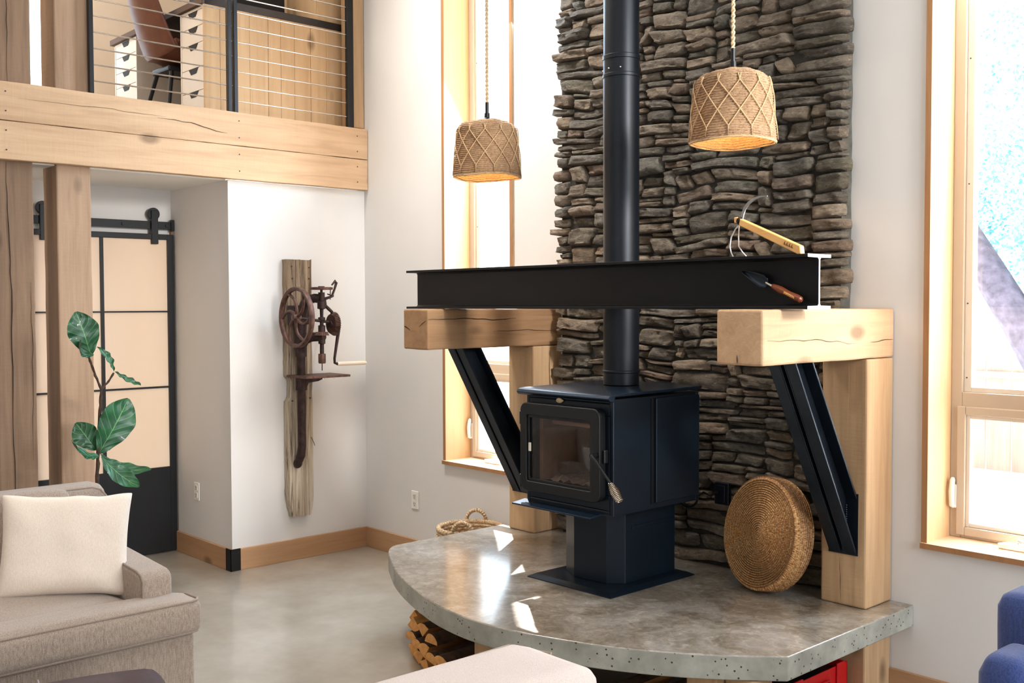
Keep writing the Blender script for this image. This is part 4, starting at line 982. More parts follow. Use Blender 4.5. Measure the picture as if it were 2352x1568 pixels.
# ------------------------------------------------------------------ pendant lamps
def pendant(label, x, y):
    zt, zb = 2.484, 2.229
    t_ = thing('pendant_lamp', label, 'lamp', (x, y, zb), 0)
    rows = 27; prof = []
    def rad(q):  # q 0 bottom..1 top
        r_ = .160-.024*q
        if q > .86: r_ -= .024*((q-.86)/.14)**2
        return r_
    for k in range(rows*4+1):
        q = k/(rows*4); prof.append((rad(q)+.0038*abs(math.sin(q*rows*PI)), zb+(zt-zb)*q))
    for k in range(1, 8*4):
        q = k/32; prof.append((rad(1)*(1-q)+.035*q, zt+.010*math.sin(q*PI/2)+.003*abs(math.sin(q*8*PI))))
    for k in range(8*4, 0, -1):
        q = k/32; prof.append((rad(1)*(1-q)+.035*q-.006*(1-q), zt-.006+.010*math.sin(q*PI/2)-.003*abs(math.sin(q*8*PI))))
    for k in range(rows*4, -1, -1):
        q = k/(rows*4); prof.append((rad(q)-.006-.0038*abs(math.sin(q*rows*PI)), zb+(zt-zb)*q))
    b_ = B().lathe(prof, (x, y, 0), seg=96, close=True)
    for v in b_.v:
        dv = Vector((v.x-x, v.y-y, 0)); a = math.atan2(dv.y, dv.x)
        v += dv.normalized()*.0016*math.sin(a*60+v.z*900)+Vector((0, 0, .003*math.sin(a*3+x)+.0012*math.sin(a*11)))
    sh_ = b_.build('lamp_shade', 'shade', t_, angle=85)
    b_ = B(); ND = 12
    for k in range(ND):
        for sgn in (-1, 1):
            pts = []
            # zig-zag knots: level fractions
            lv = [(.02, 0), (.16, 0), (.40, .5), (.62, 1.0), (.82, 1.5), (.97, 1.6)]
            for i in range(len(lv)-1):
                for q in (0, .33, .66):
                    f_ = lv[i][0]+(lv[i+1][0]-lv[i][0])*q; o_ = lv[i][1]+(lv[i+1][1]-lv[i][1])*q
                    a = 2*PI*(k+sgn*o_)/ND; r_ = rad(f_)+.0075; pts.append((x+r_*math.cos(a), y+r_*math.sin(a), zb+(zt-zb)*f_))
            b_.tube(pts, .0021, 6)
    b_.build('twine_net', 'jutenet', t_)
    pts = [(x+(.160)*math.cos(2*PI*k/64), y+.160*math.sin(2*PI*k/64), zb+.003*math.sin(2*PI*k/64*3+x)) for k in range(64)]
    B().tube(pts, .0045, 8, closed=True).build('shade_hem', 'jutenet', t_)
    B().lathe([(0, zt+.05), (.012, zt+.05), (.013, zt+.028), (.024, zt+.020), (.026, zt+.006), (.026, zt-.05), (0, zt-.05)], (x, y, 0), seg=24).build('lamp_holder', 'bulbcap', t_)
    B().cyl((x, y, zt+.045), (x, y, zt+.10), .0085, seg=14).build('cord_sleeve', 'bulbcap', t_)
    bl = B().lathe([(.012, zt-.05), (.014, zt-.07), (.028, zt-.10), (.030, zt-.12), (.022, zt-.142), (0, zt-.15)], (x, y, 0), seg=24).build('bulb', 'bulb', t_)
    K = 260; pts1, pts2 = [], []
    for k in range(K+1):
        z = zt+.09+(HC-zt-.09)*k/K; a = z*150
        pts1.append((x+.0042*math.cos(a), y+.0042*math.sin(a), z)); pts2.append((x-.0042*math.cos(a), y-.0042*math.sin(a), z))
    B().tube(pts1, .0048, 6).tube(pts2, .0048, 6).build('rope_cord', 'twine', t_)
    ld = bpy.data.lights.new('bulb_light', 'POINT'); ld.energy = 3.2; ld.color = (1, .58, .22); ld.shadow_soft_size = .03
    lo = bpy.data.objects.new('bulb_light', ld); col.objects.link(lo); lo.parent = t_; lo.location = (0, 0, .06)
pendant('jute rope pendant lamp hanging before the stone chimney, its right side sunlit', -2.355, 3.30)
pendant('jute rope pendant lamp hanging before the tall left window', -3.765, 3.30)

# ------------------------------------------------------------------ sickle and trowel
t = thing('sickle', 'curved hand sickle with a pale wood handle resting on the mantel', 'sickle', (-2.16, 3.27, 1.794))
Y0 = 3.262
B().prism([(-2.286, 1.938), (-2.030, 1.826), (-2.026, 1.796), (-2.040, 1.795), (-2.290, 1.912)], Y0-.014, Y0+.014, 'Y').build('handle', 'oak', t, bevel=.004, seg=3)
B().box(-2.312, -2.298, Y0-.012, Y0+.012, 1.922, 1.944, m=Matrix.Identity(4)).build('handle_tip', 'oak', t, bevel=.003)
B().tube([(-2.298, Y0, 1.934), (-2.288, Y0, 1.927)], [.015, .0155], 16).build('ferrule', 'bulbcap', t)
def bladeseg(P, wd, th=.002):
    vs = []; fs = []
    for i, (p, w) in enumerate(zip(P, wd)):
        a = Vector(P[max(i-1, 0)]); c = Vector(P[min(i+1, len(P)-1)]); d_ = (c-a).normalized(); nn = Vector((-d_[1], d_[0]))
        for s_ in (-1, 1):
            q = Vector(p)+nn*w*s_/2
            vs += [(q[0], Y0-th, q[1]), (q[0], Y0+th, q[1])]
    for i in range(len(P)-1):
        o_ = i*4; fs += [(o_, o_+2, o_+6, o_+4), (o_+1, o_+5, o_+7, o_+3), (o_, o_+4, o_+5, o_+1), (o_+2, o_+3, o_+7, o_+6)]
    fs += [(0, 1, 3, 2), (len(vs)-4, len(vs)-2, len(vs)-1, len(vs)-3)]
    return vs, fs
P = [(-2.286, 1.934), (-2.281, 1.955), (-2.272, 1.975), (-2.255, 1.993), (-2.232, 2.006), (-2.205, 2.013), (-2.175, 2.013)]
B().add(*bladeseg(P, [.010, .011, .012, .012, .010, .007, .002]), True).build('blade', 'blade', t)
b = B()
for s_ in (0, 1):
    x0 = -2.300+.006*s_
    b.tube([(x0, Y0, 1.914), (x0-.010+.012*s_, Y0-.006, 1.900), (x0-.026+.028*s_, Y0-.010, 1.870), (x0-.030+.034*s_, Y0-.012, 1.835), (x0-.024+.044*s_, Y0-.012, 1.812), (x0-.016+.052*s_, Y0-.010, 1.7955)], .0028, 8)
b.build('leather_loop', 'steel', t)
lf = B()
for s_ in range(2):
    for i in range(4):
        x = -2.095+i*.010; z = 1.838-i*.0044+s_*0
        if s_ == 0: lf.prism([(x, z), (x+.006, z+.007), (x+.003, z-.001)], Y0-.0152, Y0-.0138, 'Y'); lf.prism([(x, z-.002), (x+.007, z-.007), (x+.003, z-.001)], Y0-.0152, Y0-.0138, 'Y')
        else: lf.prism([(x-.002, z-.0025), (x+.008, z-.0062), (x+.008, z-.0070), (x-.002, z-.0034)], Y0-.0152, Y0-.0138, 'Y')
lf.build('burned_leaf_mark', 'ink', t)

t = thing('garden_trowel', 'narrow garden trowel with a red brown handle stuck to the mantel face', 'trowel', (-2.12, 3.23, 1.68))
tA = Vector((-2.262, 3.238, 1.742)); tB = Vector((-2.007, 3.222, 1.634)); dv = (tB-tA); 
def along(q, r_=0): return tA+dv*q+Vector((0, -.004, 0))
vs = []; fs = []
K = 14; up = Vector((-dv.z, 0, dv.x)).normalized()
for k in range(K+1):
    q = k/K*.44; w = .024*min(1, (k/K)**.55*1.15)*(1 if k < K-1 else .8)
    for j in range(7):
        u = j/3-1; vs.append(tA+dv*q+up*w*u+Vector((0, -.012+.010*(1-u*u), 0)))
for k in range(K):
    for j in range(6): fs.append((k*7+j, k*7+j+1, (k+1)*7+j+1, (k+1)*7+j))
o = B().add(vs, fs, True).build('blade', 'brace', t); md = o.modifiers.new('s', 'SOLIDIFY'); md.thickness = .002
B().tube([along(.42), along(.50), along(.54)], [.005, .006, .008], 12).build('shank', 'steel', t)
B().tube([along(.53), along(.56), along(.66), along(.80), along(.93), along(1.0), along(1.02)], [.008, .010, .0135, .011, .0135, .012, .006], 16).build('handle', 'cherry', t)
mk = B()
for k in range(9):
    p = along(.76+k*.02); mk.box(p.x-.0012, p.x+.0012, p.y-.0138, p.y-.0105, p.z-.004, p.z+.004)
mk.build('maker_lettering', 'oak', t)

# ------------------------------------------------------------------ drill press on its old board
vs = []; fs = []; K = 60
def bw(z):
    l, r_ = 3.368, 3.556
    if z < .45: q = (.45-z)/.17; l += .030*q**1.6; r_ -= .016*q**2
    if 1.04 < z < 1.16: l += .022
    l += .004*noise.noise(Vector((z*11, 0, 3)))+.003*noise.noise(Vector((z*40, 0, 3))); r_ += .005*noise.noise(Vector((z*9, 4, 1)))
    return l, r_
for k in range(K+1):
    z = .284+(1.908-.284)*k/K; l, r_ = bw(z)
    row = [(-5.805, l+.003, z), (-5.768, l, z)]
    for j in range(9):
        q = j/8; y = l+.006+(r_-l-.012)*q; row.append((-5.752+.005*noise.noise(Vector((y*40, z*3, 2))), y, z+.012*noise.noise(Vector((y*30, 9, 2)))*(1 if k in (0, K) else 0)))
    row += [(-5.768, r_, z), (-5.805, r_-.002, z)]
    vs += row
W = 13
for k in range(K):
    for j in range(W-1): fs.append((k*W+j, k*W+j+1, (k+1)*W+j+1, (k+1)*W+j))
fs += [tuple(reversed(range(W))), tuple(K*W+j for j in range(W))]
b = B().add(vs, fs, False)
brd = thing('weathered_board', 'weathered barn wood board with a rotted lower end mounted on the white wall', 'board', (-5.78, 3.46, .284))
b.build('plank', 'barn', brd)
for y, z in ((3.405, 1.865), (3.53, 1.86), (3.41, 1.79), (3.53, 1.79), (3.40, 1.02), (3.53, 1.03)): B().cyl((-5.751, y, z), (-5.744, y, z), .0045, seg=8).build('nail', 'holes', brd)
B().tube([(-5.748, 3.535, .78), (-5.735, 3.548, .74), (-5.733, 3.552, .725)], .0022, 6).build('nail', 'holes', brd)
t = thing('drill_press', 'antique hand cranked cast iron drill press mounted on the weathered board', 'drill press', (-5.6, 3.45, .6))
# column and foot
B().tube([(-5.69, 3.432, 1.40), (-5.69, 3.432, .74), (-5.70, 3.43, .68), (-5.735, 3.428, .62)], [.026, .026, .028, .022], 20).build('column', 'iron', t)
B().ball((-5.735, 3.428, .625), .026, (1, 1.1, 1.2)).build('foot_boss', 'iron', t)
# frame casting
B().tube([(-5.69, 3.432, 1.30), (-5.69, 3.432, 1.37), (-5.66, 3.44, 1.41), (-5.60, 3.455, 1.425), (-5.54, 3.472, 1.425), (-5.50, 3.48, 1.425)], [.036, .038, .036, .030, .026, .020], 16).build('lower_arm', 'iron', t)
B().tube([(-5.70, 3.435, 1.36), (-5.70, 3.437, 1.48), (-5.69, 3.44, 1.58), (-5.65, 3.45, 1.65), (-5.58, 3.465, 1.665), (-5.52, 3.477, 1.66)], [.034, .036, .034, .032, .028, .030], 16).build('upper_arm', 'iron', t)
B().box(-5.75, -5.70, 3.37, 3.52, 1.50, 1.62).build('mount_plate', 'iron', t, bevel=.006)
# spindle
sx0, sy0 = -5.52, 3.477
B().lathe([(0, 1.735), (.008, 1.735), (.008, 1.70), (.020, 1.70), (.021, 1.65), (.026, 1.645), (.026, 1.60), (.012, 1.595), (.010, 1.55), (.022, 1.545), (.022, 1.53), (.012, 1.528), (.012, 1.50), (.022, 1.495), (.022, 1.455), (.010, 1.45), (.010, 1.425), (.022, 1.42), (.022, 1.385), (.013, 1.38), (.013, 1.32)], (sx0, sy0, 0), seg=28).build('spindle', 'iron', t)
B().lathe([(0, 1.322), (.022, 1.322), (.023, 1.317), (.023, 1.268), (.020, 1.262), (0, 1.262)], (sx0, sy0, 0), seg=28).build('chuck', 'iron2', t)
B().cyl((sx0, sy0, 1.262), (sx0, sy0, 1.218), .003, seg=8).build('drill_bit', 'iron', t)
B().lathe([(0, 1.716), (.066, 1.716), (.070, 1.718), (.070, 1.730), (.066, 1.732), (.02, 1.730), (.02, 1.738), (0, 1.738)], (sx0, sy0, 0), seg=64).build('feed_wheel', 'iron2', t)
# gears
def gear(c, r0, r1, h0, h1, nt, axis, m_=None):
    b_ = B(); P0 = []; 
    seg_ = nt*4; prof_o = []
    for k in range(seg_):
        a = 2*PI*k/seg_; k4 = k % 4; prof_o.append((a, 1.0 if k4 in (0, 1) else .90))
    rings = [(r0*.35, h0), (r0, h0), (r1, h1), (r1*.35, h1*1.0)]
    vs_ = []
    for ri, (r_, h_) in enumerate(rings):
        for a, s_ in prof_o:
            rr_ = r_*(s_ if ri in (1, 2) else 1); x_, y_ = rr_*math.cos(a), rr_*math.sin(a)
            p_ = {'Z': (x_, y_, h_), 'Y': (x_, h_, y_)}[axis]; vs_.append((c[0]+p_[0], c[1]+p_[1], c[2]+p_[2]))
    fs_ = []
    for i in range(3):
        for k in range(seg_): fs_.append((i*seg_+k, i*seg_+(k+1) % seg_, (i+1)*seg_+(k+1) % seg_, (i+1)*seg_+k))
    fs_ += [tuple(reversed(range(seg_))), tuple(3*seg_+k for k in range(seg_))]
    b_.add(vs_, fs_); return b_
gear((sx0, sy0, 1.445), .046, .036, -.010, .012, 26, 'Z').build('pinion_gear', 'iron2', t)
gear((sx0, 3.558, 1.505), .060, .076, -.016, .012, 40, 'Y').build('bevel_gear', 'iron2', t)
B().lathe([(0, -.030), (.022, -.028), (.026, -.01), (.035, .012), (.022, .035), (.016, .045), (0, .047)], (sx0, 3.558, 1.505), 'Y', 28).build('gear_hub', 'iron', t)
B().cyl((sx0, 3.29, 1.548), (sx0, 3.56, 1.512), .009, seg=14).build('drive_shaft', 'iron', t)
# crank and handle
B().tube([(sx0, 3.595, 1.505), (sx0, 3.598, 1.46), (sx0+.003, 3.585, 1.40), (sx0+.004, 3.565, 1.29), (sx0+.004, 3.566, 1.262), (sx0+.004, 3.585, 1.256)], [.010, .011, .010, .008, .008, .009], 12).build('crank_arm', 'iron', t)
B().tube([(sx0+.004, 3.585, 1.256), (sx0+.004, 3.60, 1.256), (sx0+.004, 3.79, 1.254), (sx0+.004, 3.80, 1.254)], [.011, .0135, .0125, .009], 16).build('crank_handle', 'whitewood', t)
# feed lever at the top
B().tube([(sx0, 3.50, 1.66), (sx0+.01, 3.545, 1.675), (sx0+.01, 3.565, 1.72), (sx0+.01, 3.580, 1.762), (sx0+.01, 3.572, 1.772), (sx0+.01, 3.545, 1.745)], [.010, .008, .007, .009, .008, .005], 10).build('feed_lever', 'iron', t)
B().tube([(sx0+.012, 3.535, 1.73), (sx0+.012, 3.532, 1.655)], .0028, 8).tube([(sx0, 3.52, 1.69), (sx0, 3.55, 1.680), (sx0, 3.562, 1.678)], [.004, .004, .008], 8).build('pawl_rod', 'iron', t)
B().tube([(sx0, 3.50, 1.66), (sx0, 3.505, 1.62), (sx0, 3.525, 1.60), (sx0, 3.55, 1.58), (sx0, 3.56, 1.55)], [.008, .009, .011, .010, .009], 10).build('yoke', 'iron', t)
# flywheel with curved spokes, axis along Y
fw = thing_fw = bpy.data.objects.new('flywheel', None)
RF = .185; cf = Vector((sx0, 3.300, 1.548))
b = B().lathe([(RF-.020, -.013), (RF-.004, -.016), (RF, -.012), (RF, .012), (RF-.004, .016), (RF-.020, .013), (RF-.024, .006), (RF-.024, -.006)], cf, 'Y', 96, close=True)
for k in range(6):
    a0 = 2*PI*k/6+.35; pts = []
    for j in range(9):
        q = j/8; r_ = .016+(RF-.03)*q; a = a0+.75*math.sin(q*PI*.55)*q; pts.append((cf.x+r_*math.cos(a), cf.y, cf.z+r_*math.sin(a)))
    b.tube(pts, [.0115-.003*math.sin(j/8*PI) for j in range(9)], 8)
b.lathe([(0, -.028), (.018, -.026), (.022, -.012), (.022, .012), (.018, .026), (0, .028)], cf, 'Y', 24)
bpy.data.objects.remove(fw)
b.build('flywheel', 'iron2', t, angle=50)
# table
B().box(-5.74, -5.505, 3.355, 3.675, 1.172, 1.186).build('work_table', 'iron2', t, bevel=.002)
B().prism([(3.40, 1.172), (3.62, 1.172), (3.54, 1.142), (3.47, 1.135), (3.445, 1.09), (3.42, 1.085), (3.40, 1.10)], -5.70, -5.66, 'X').build('table_bracket', 'iron', t, bevel=.004)
B().tube([(-5.69, 3.432, 1.09), (-5.69, 3.432, 1.17)], .036, 20).build('table_collar', 'iron', t)
q = B()
for y in (3.52, 3.60): q.cyl((-5.58, y, 1.160), (-5.58, y, 1.172), .004, seg=8)
q.build('bolts', 'steel', t)

# ------------------------------------------------------------------ plant
px_ = -5.2
t = thing('fiddle_leaf_fig', 'fiddle leaf fig with glossy green leaves on bare stems behind the sofa', 'plant', (px_, 1.96, 0))
B().lathe([(0, .001), (.11, .001), (.13, .02), (.155, .30), (.158, .32), (.148, .32), (.142, .27), (0, .27)], (px_, 1.96, 0), seg=48).build('pot', 'pot', t)
B().lathe([(0, .29), (.08, .288), (.143, .28)], (px_, 1.96, 0), seg=32).build('soil', 'soil', t)
def wob(P, k=6, a=.004):
    out = []
    for i in range(len(P)-1):
        A_, C_ = Vector(P[i]), Vector(P[i+1])
        for j in range(k): out.append(A_.lerp(C_, j/k)+Vector(noise.noise_vector(A_*3+Vector((i, j*.7, 2))))*a)
    return out+[Vector(P[-1])]
P = wob([(px_, 1.96, .285), (px_, 1.965, .75), (px_, 1.973, .88), (px_, 1.985, 1.08), (px_, 1.995, 1.21)])
B().tube(P, [.011-.004*i/len(P)+.0015*math.sin(i*2.1) for i in range(len(P))], 10).build('stem', 'plantstem', t)
P = wob([(px_, 1.995, 1.205), (px_, 1.965, 1.275), (px_, 1.948, 1.33), (px_, 1.935, 1.372)], 4, .003)
B().tube(P, [.0062+.001*math.sin(i*2.1) for i in range(len(P))], 8).build('stem', 'plantstem', t)
P = wob([(px_, 1.995, 1.205), (px_, 2.03, 1.242), (px_, 2.058, 1.285)], 4, .003)
B().tube(P, [.0055+.001*math.sin(i*2.1) for i in range(len(P))], 8).build('stem', 'plantstem', t)
def leaf(base, tip, width, nrm, curl=.03, cup=.25, fat=.62):
    A_, C_ = Vector(base), Vector(tip); d_ = C_-A_; L = d_.length; d_.normalize(); nn = Vector(nrm); nn = (nn-d_*nn.dot(d_)).normalized(); s_ = d_.cross(nn)
    NU, NV = 10, 16; vs_ = []; uvs = []
    for j in range(NV+1):
        v = j/NV
        # obovate: narrow waist near base, broad near tip
        w = width/2*(math.sin(min(1, v**.9)*PI)**.55)*(.45+.75*v**1.1 if v < fat else (.45+.75*fat**1.1)*(1-.12*((v-fat)/(1-fat))**2))
        if j == 0: w = width*.03
        if j == NV: w = width*.04
        for i in range(NU+1):
            u = i/NU*2-1
            p = A_+d_*L*v+s_*w*u+nn*(-curl*math.sin(v*PI)*-1-curl*2*v*v)+nn*(cup*w*abs(u)**1.6+.006*math.sin(v*22)*abs(u)+.003*noise.noise(Vector((u*3, v*6, base[1]*9))))
            vs_.append(p); uvs.append((i/NU, v))
    fs_ = [(j*(NU+1)+i, j*(NU+1)+i+1, (j+1)*(NU+1)+i+1, (j+1)*(NU+1)+i) for j in range(NV) for i in range(NU)]
    b_ = B().add(vs_, fs_, True); o_ = b_.build('leaf', 'leaf', t)
    ul = o_.data.uv_layers.new(name='UVMap')
    for p in o_.data.polygons:
        for li, vi in zip(p.loop_indices, p.vertices): ul.data[li].uv = uvs[vi]
    o_.modifiers.new('sub', 'SUBSURF').render_levels = 1
    return o_
leaf((px_, 1.945, 1.378), (px_+.02, 1.875, 1.590), .185, (1, -.2, .2), .01, .10)
leaf((px_+.01, 1.955, 1.376), (px_+.05, 1.835, 1.432), .085, (.8, -.1, .6), -.03, .35)
leaf((px_, 2.058, 1.292), (px_+.02, 1.985, 1.420), .055, (.9, .5, .2), .01, .5)
leaf((px_, 2.064, 1.290), (px_+.02, 2.175, 1.205), .050, (.6, 0, .8), -.01, .6)
leaf((px_, 1.975, .885), (px_+.03, 2.125, 1.150), .215, (1, .1, .25), .01, .08, .7)
leaf((px_-.03, 1.975, .90), (px_-.06, 1.890, 1.040), .150, (1, -.3, .1), .01, .15)
leaf((px_+.02, 1.97, .875), (px_+.10, 1.785, .945), .115, (.6, -.2, .8), -.02, .15)
leaf((px_+.03, 1.978, .875), (px_+.12, 2.115, .705), .120, (.8, -.1, .45), -.02, .18)
leaf((px_, 1.985, .88), (px_+.02, 2.19, .745), .100, (.7, .2, .7), -.035, .18)

# ------------------------------------------------------------------ soft furniture helpers
def cushion(x0, x1, y0, y1, z0, z1, puff=.03, bev=.03, seam=True, n_=18, m=None, corner=.0):
    """boxed cushion: crowned top and bottom, rounded edges"""
    b_ = B(); vs_ = []; fs_ = []
    NX = n_; NY = n_; LZ = 8
    def pos(u, v, w):
        cx_, cy_, cz_ = (x0+x1)/2, (y0+y1)/2, (z0+z1)/2
        hx, hy, hz = (x1-x0)/2, (y1-y0)/2, (z1-z0)/2
        p = Vector((u*hx, v*hy, w*hz))
        # rounded box: pull to inner box + radius
        q = Vector((max(-hx+bev, min(hx-bev, p.x)), max(-hy+bev, min(hy-bev, p.y)), max(-hz+bev, min(hz-bev, p.z))))
        d_ = p-q
        if d_.length > 1e-9: p = q+d_.normalized()*bev if (abs(d_.x) > 0)+(abs(d_.y) > 0)+(abs(d_.z) > 0) > 1 else p
        cr = (1-u**4)*(1-v**4)
        p.z += (puff*cr if w > 0 else -puff*.4*cr)*abs(w)
        p.x += (1 if u > 0 else -1)*puff*.35*(1-w*w)*abs(u)**6*(1-v**6); p.y += (1 if v > 0 else -1)*puff*.35*(1-w*w)*abs(v)**6*(1-u**6)
        p += Vector(noise.noise_vector(p*4+Vector((x0, y0, z0))))*.004
        return Vector((cx_, cy_, cz_))+p
    idx = {}
    def key(i, j, k):
        if (i, j, k) not in idx:
            idx[(i, j, k)] = len(vs_)
            f_ = lambda a, nn: math.sin((a/nn*2-1)*PI/2)*.35+(a/nn*2-1)*.65
            vs_.append(pos(f_(i, NX), f_(j, NY), f_(k, LZ)))
        return idx[(i, j, k)]
    for i in range(NX):
        for j in range(NY):
            for k in (0, LZ): fs_.append((key(i, j, k), key(i+1, j, k), key(i+1, j+1, k), key(i, j+1, k)))
    for i in range(NX):
        for k in range(LZ):
            for j in (0, NY): fs_.append((key(i, j, k), key(i+1, j, k), key(i+1, j, k+1), key(i, j, k+1)))
    for j in range(NY):
        for k in range(LZ):
            for i in (0, NX): fs_.append((key(i, j, k), key(i, j+1, k), key(i, j+1, k+1), key(i, j, k+1)))
    if m is not None: vs_[:] = [m @ p for p in vs_]
    b_.add(vs_, fs_, True)
    return b_
def sloft(P, r_=.005): return B().tube(P, r_, 8)

# ------------------------------------------------------------------ sofa on the left (faces +X, right arm at +Y)
t = thing('sofa', 'oatmeal upholstered sofa at the left with a piped seat cushion', 'sofa', (-4.2, 1.0, 0))
SY1 = 1.765
B().box(-4.72, -3.70, -.45, SY1-.005, .06, .385).build('base', 'sofa', t, bevel=.02, seg=4)
b = B()
for x, y in ((-4.66, -.4), (-3.76, -.4), (-4.66, SY1-.06), (-3.76, SY1-.06)): b.box(x-.025, x+.025, y-.025, y+.025, .001, .06)
b.build('feet', 'desktop', t)
# seat cushion: T shaped so it wraps the arm front
cushion(-4.55, -3.79, -.30, 1.585, .387, .505, .035, .035, n_=24).build('seat_cushion', 'sofa', t)
o = cushion(-3.84, -3.655, -.44, SY1+.005, .387, .520, .016, .035, n_=24).build('seat_cushion_front', 'sofa', t)
P = [(-3.665, y, .512) for y in [(-.42+(SY1-.035+.42)*k/30) for k in range(31)]]+[(-3.675, SY1-.01, .512), (-3.70, SY1+.003, .512), (-3.80, SY1+.004, .508)]
sloft(P).build('piping', 'welt', t)
P = [(-3.665, y, .396) for y in [(-.42+(SY1-.035+.42)*k/30) for k in range(31)]]+[(-3.675, SY1-.01, .396), (-3.70, SY1+.003, .396), (-3.80, SY1+.004, .396)]
sloft(P).build('piping', 'welt', t)
B().prism([(-4.70, .38), (-3.785, .38), (-3.785, .585), (-3.80, .61), (-3.83, .618), (-4.70, .66)], 1.585, 1.712, 'Y').build('arm', 'sofa', t, bevel=.018, seg=4)
sloft([(-3.778, 1.592, .40), (-3.778, 1.592, .585), (-3.795, 1.592, .608), (-3.83, 1.592, .618), (-4.40, 1.592, .646)], .0045).build('piping', 'welt', t)
B().prism([(-4.70, .38), (-3.785, .38), (-3.785, .585), (-3.80, .61), (-3.83, .618), (-4.70, .66)], -.45, -.31, 'Y').build('arm', 'sofa', t, bevel=.018, seg=4)
# back
bk = B().prism([(-4.72, .38), (-4.50, .38), (-4.50, .80), (-4.515, .835), (-4.56, .848), (-4.66, .845), (-4.72, .80)], -.45, 1.745, 'Y')
bk.build('backrest', 'sofa', t, bevel=.03, seg=4)
Mb = Matrix.Translation((-4.44, .66, .665)) @ Matrix.Rotation(math.radians(-8), 4, 'Y')
cushion(-.065, .065, -1.0, .90, -.16, .20, .0, .045, n_=22, m=Mb).build('back_cushion', 'sofa', t)
sloft([(-4.50, y, .842) for y in [-.4+2.08*k/20 for k in range(21)]]+[(-4.50, 1.715, .83), (-4.498, 1.738, .80), (-4.498, 1.742, .72), (-4.498, 1.742, .62)], .0045).build('piping', 'welt', t)

def pillow(name, label, c, w, h, th, M3, mt):
    NU = 26; vs_ = []; fs_ = []
    for sgn in (1, -1):
        for j in range(NU+1):
            for i in range(NU+1):
                u, v = i/NU*2-1, j/NU*2-1
                k1 = 1-.075*(1-v*v)**1.0 if True else 1; k2 = 1-.075*(1-u*u)
                x = u*w/2*(1-.06*(1-v*v)) ; y = v*h/2*(1-.06*(1-u*u))
                z = sgn*th/2*((1-u**4)*(1-v**4))**.45*(1-.15*(u*u+v*v)/2)
                if abs(u) == 1 or abs(v) == 1: z = 0
                z += .010*noise.noise(Vector((u*2.1, v*2.1, sgn*3)))*(1-u**6)*(1-v**6)
                y += .006*noise.noise(Vector((u*3, v*3, 5)))
                vs_.append(M3 @ Vector((x, y, z))+Vector(c))
    n1 = (NU+1)**2
    for s_ in range(2):
        for j in range(NU):
            for i in range(NU):
                q = s_*n1+j*(NU+1)+i; fs_.append((q, q+1, q+NU+2, q+NU+1))
    b_ = B().add(vs_, fs_, True); o_ = b_.build(name, mt, angle=120)
    bm = bmesh.new(); bm.from_mesh(o_.data); bmesh.ops.remove_doubles(bm, verts=bm.verts, dist=.0004); bmesh.ops.recalc_face_normals(bm, faces=bm.faces); bm.to_mesh(bm_ := o_.data); bm.free()
    o_.modifiers.new('sub', 'SUBSURF').render_levels = 1
    tag(o_, label, 'pillow'); return o_
def basis(right, up):
    r_ = Vector(right).normalized(); u_2 = Vector(up); u_2 = (u_2-r_*u_2.dot(r_)).normalized(); n_2 = r_.cross(u_2)
    return Matrix((r_, u_2, n_2)).transposed()
pillow('throw_pillow', 'square cream throw pillow leaning on the sofa back against its arm', (-4.10, 1.425, .700), .485, .405, .15, basis((.42, .90, -.04), (-.28, .10, .95)), 'pillow')
pillow('throw_pillow', 'pale pillow mostly hidden behind the cream pillow by the sofa arm', (-4.27, 1.565, .625), .30, .30, .09, basis((.15, .98, -.0), (-.28, .04, .95)), 'pillow')

# leather ottoman in the left foreground
t = thing('ottoman', 'dark brown leather ottoman with pale stitching in the left foreground', 'ottoman', (-3.05, 1.0, 0), math.radians(-14))
cushion(-.37, .37, -.37, .37, .18, .435, .025, .05, n_=20).build('leather_top', 'pleather', t, local=True)
B().tube([(.0, -.33, .453), (.0, 0, .457), (.0, .33, .449), (.0, .353, .425)], .003, 6).tube([(-.33, 0, .453), (0, 0, .457), (.33, 0, .449)], .003, 6).build('stitching', 'thread', t, local=True)
b = B()
for x in (-.3, .3):
    for y in (-.3, .3): b.box(x-.02, x+.02, y-.02, y+.02, .0, .19)
b.build('legs', 'desktop', t, local=True)

# near sofa back in the foreground (runs along Y)
t = thing('sofa', 'pale upholstered sofa seen only by its back corner in the bottom foreground', 'sofa', (-1.3, .6, 0))
B().box(-1.70, -1.50, -.6, 1.56, .10, .80).build('backrest', 'sofa2', t, bevel=.03, seg=4)
cushion(-1.745, -1.475, -.62, 1.625, .58, .856, .012, .05, n_=26).build('back_cushion', 'sofa2', t)
cushion(-1.475, -1.30, -.60, 1.60, .52, .815, .015, .05, n_=24).build('back_cushion', 'sofa2', t)
B().box(-1.70, -.85, -.6, 1.58, .06, .40).build('base', 'sofa2', t, bevel=.02, seg=4)
cushion(-1.30, -.82, -.55, 1.40, .40, .52, .02, .04, n_=16).build('seat_cushion', 'sofa2', t)
B().box(-1.48, -.85, 1.44, 1.59, .40, .60).build('arm', 'sofa2', t, bevel=.03, seg=4)
b = B()
for x in (-1.64, -.9):
    for y in (-.55, 1.5): b.box(x-.025, x+.025, y-.025, y+.025, .001, .06)
b.build('feet', 'desktop', t)
sloft([(-1.712, y, .8545) for y in [-.5+2.06*k/24 for k in range(25)]]+[(-1.70, 1.61, .835), (-1.64, 1.622, .84)], .0035).build('piping', 'welt', t)

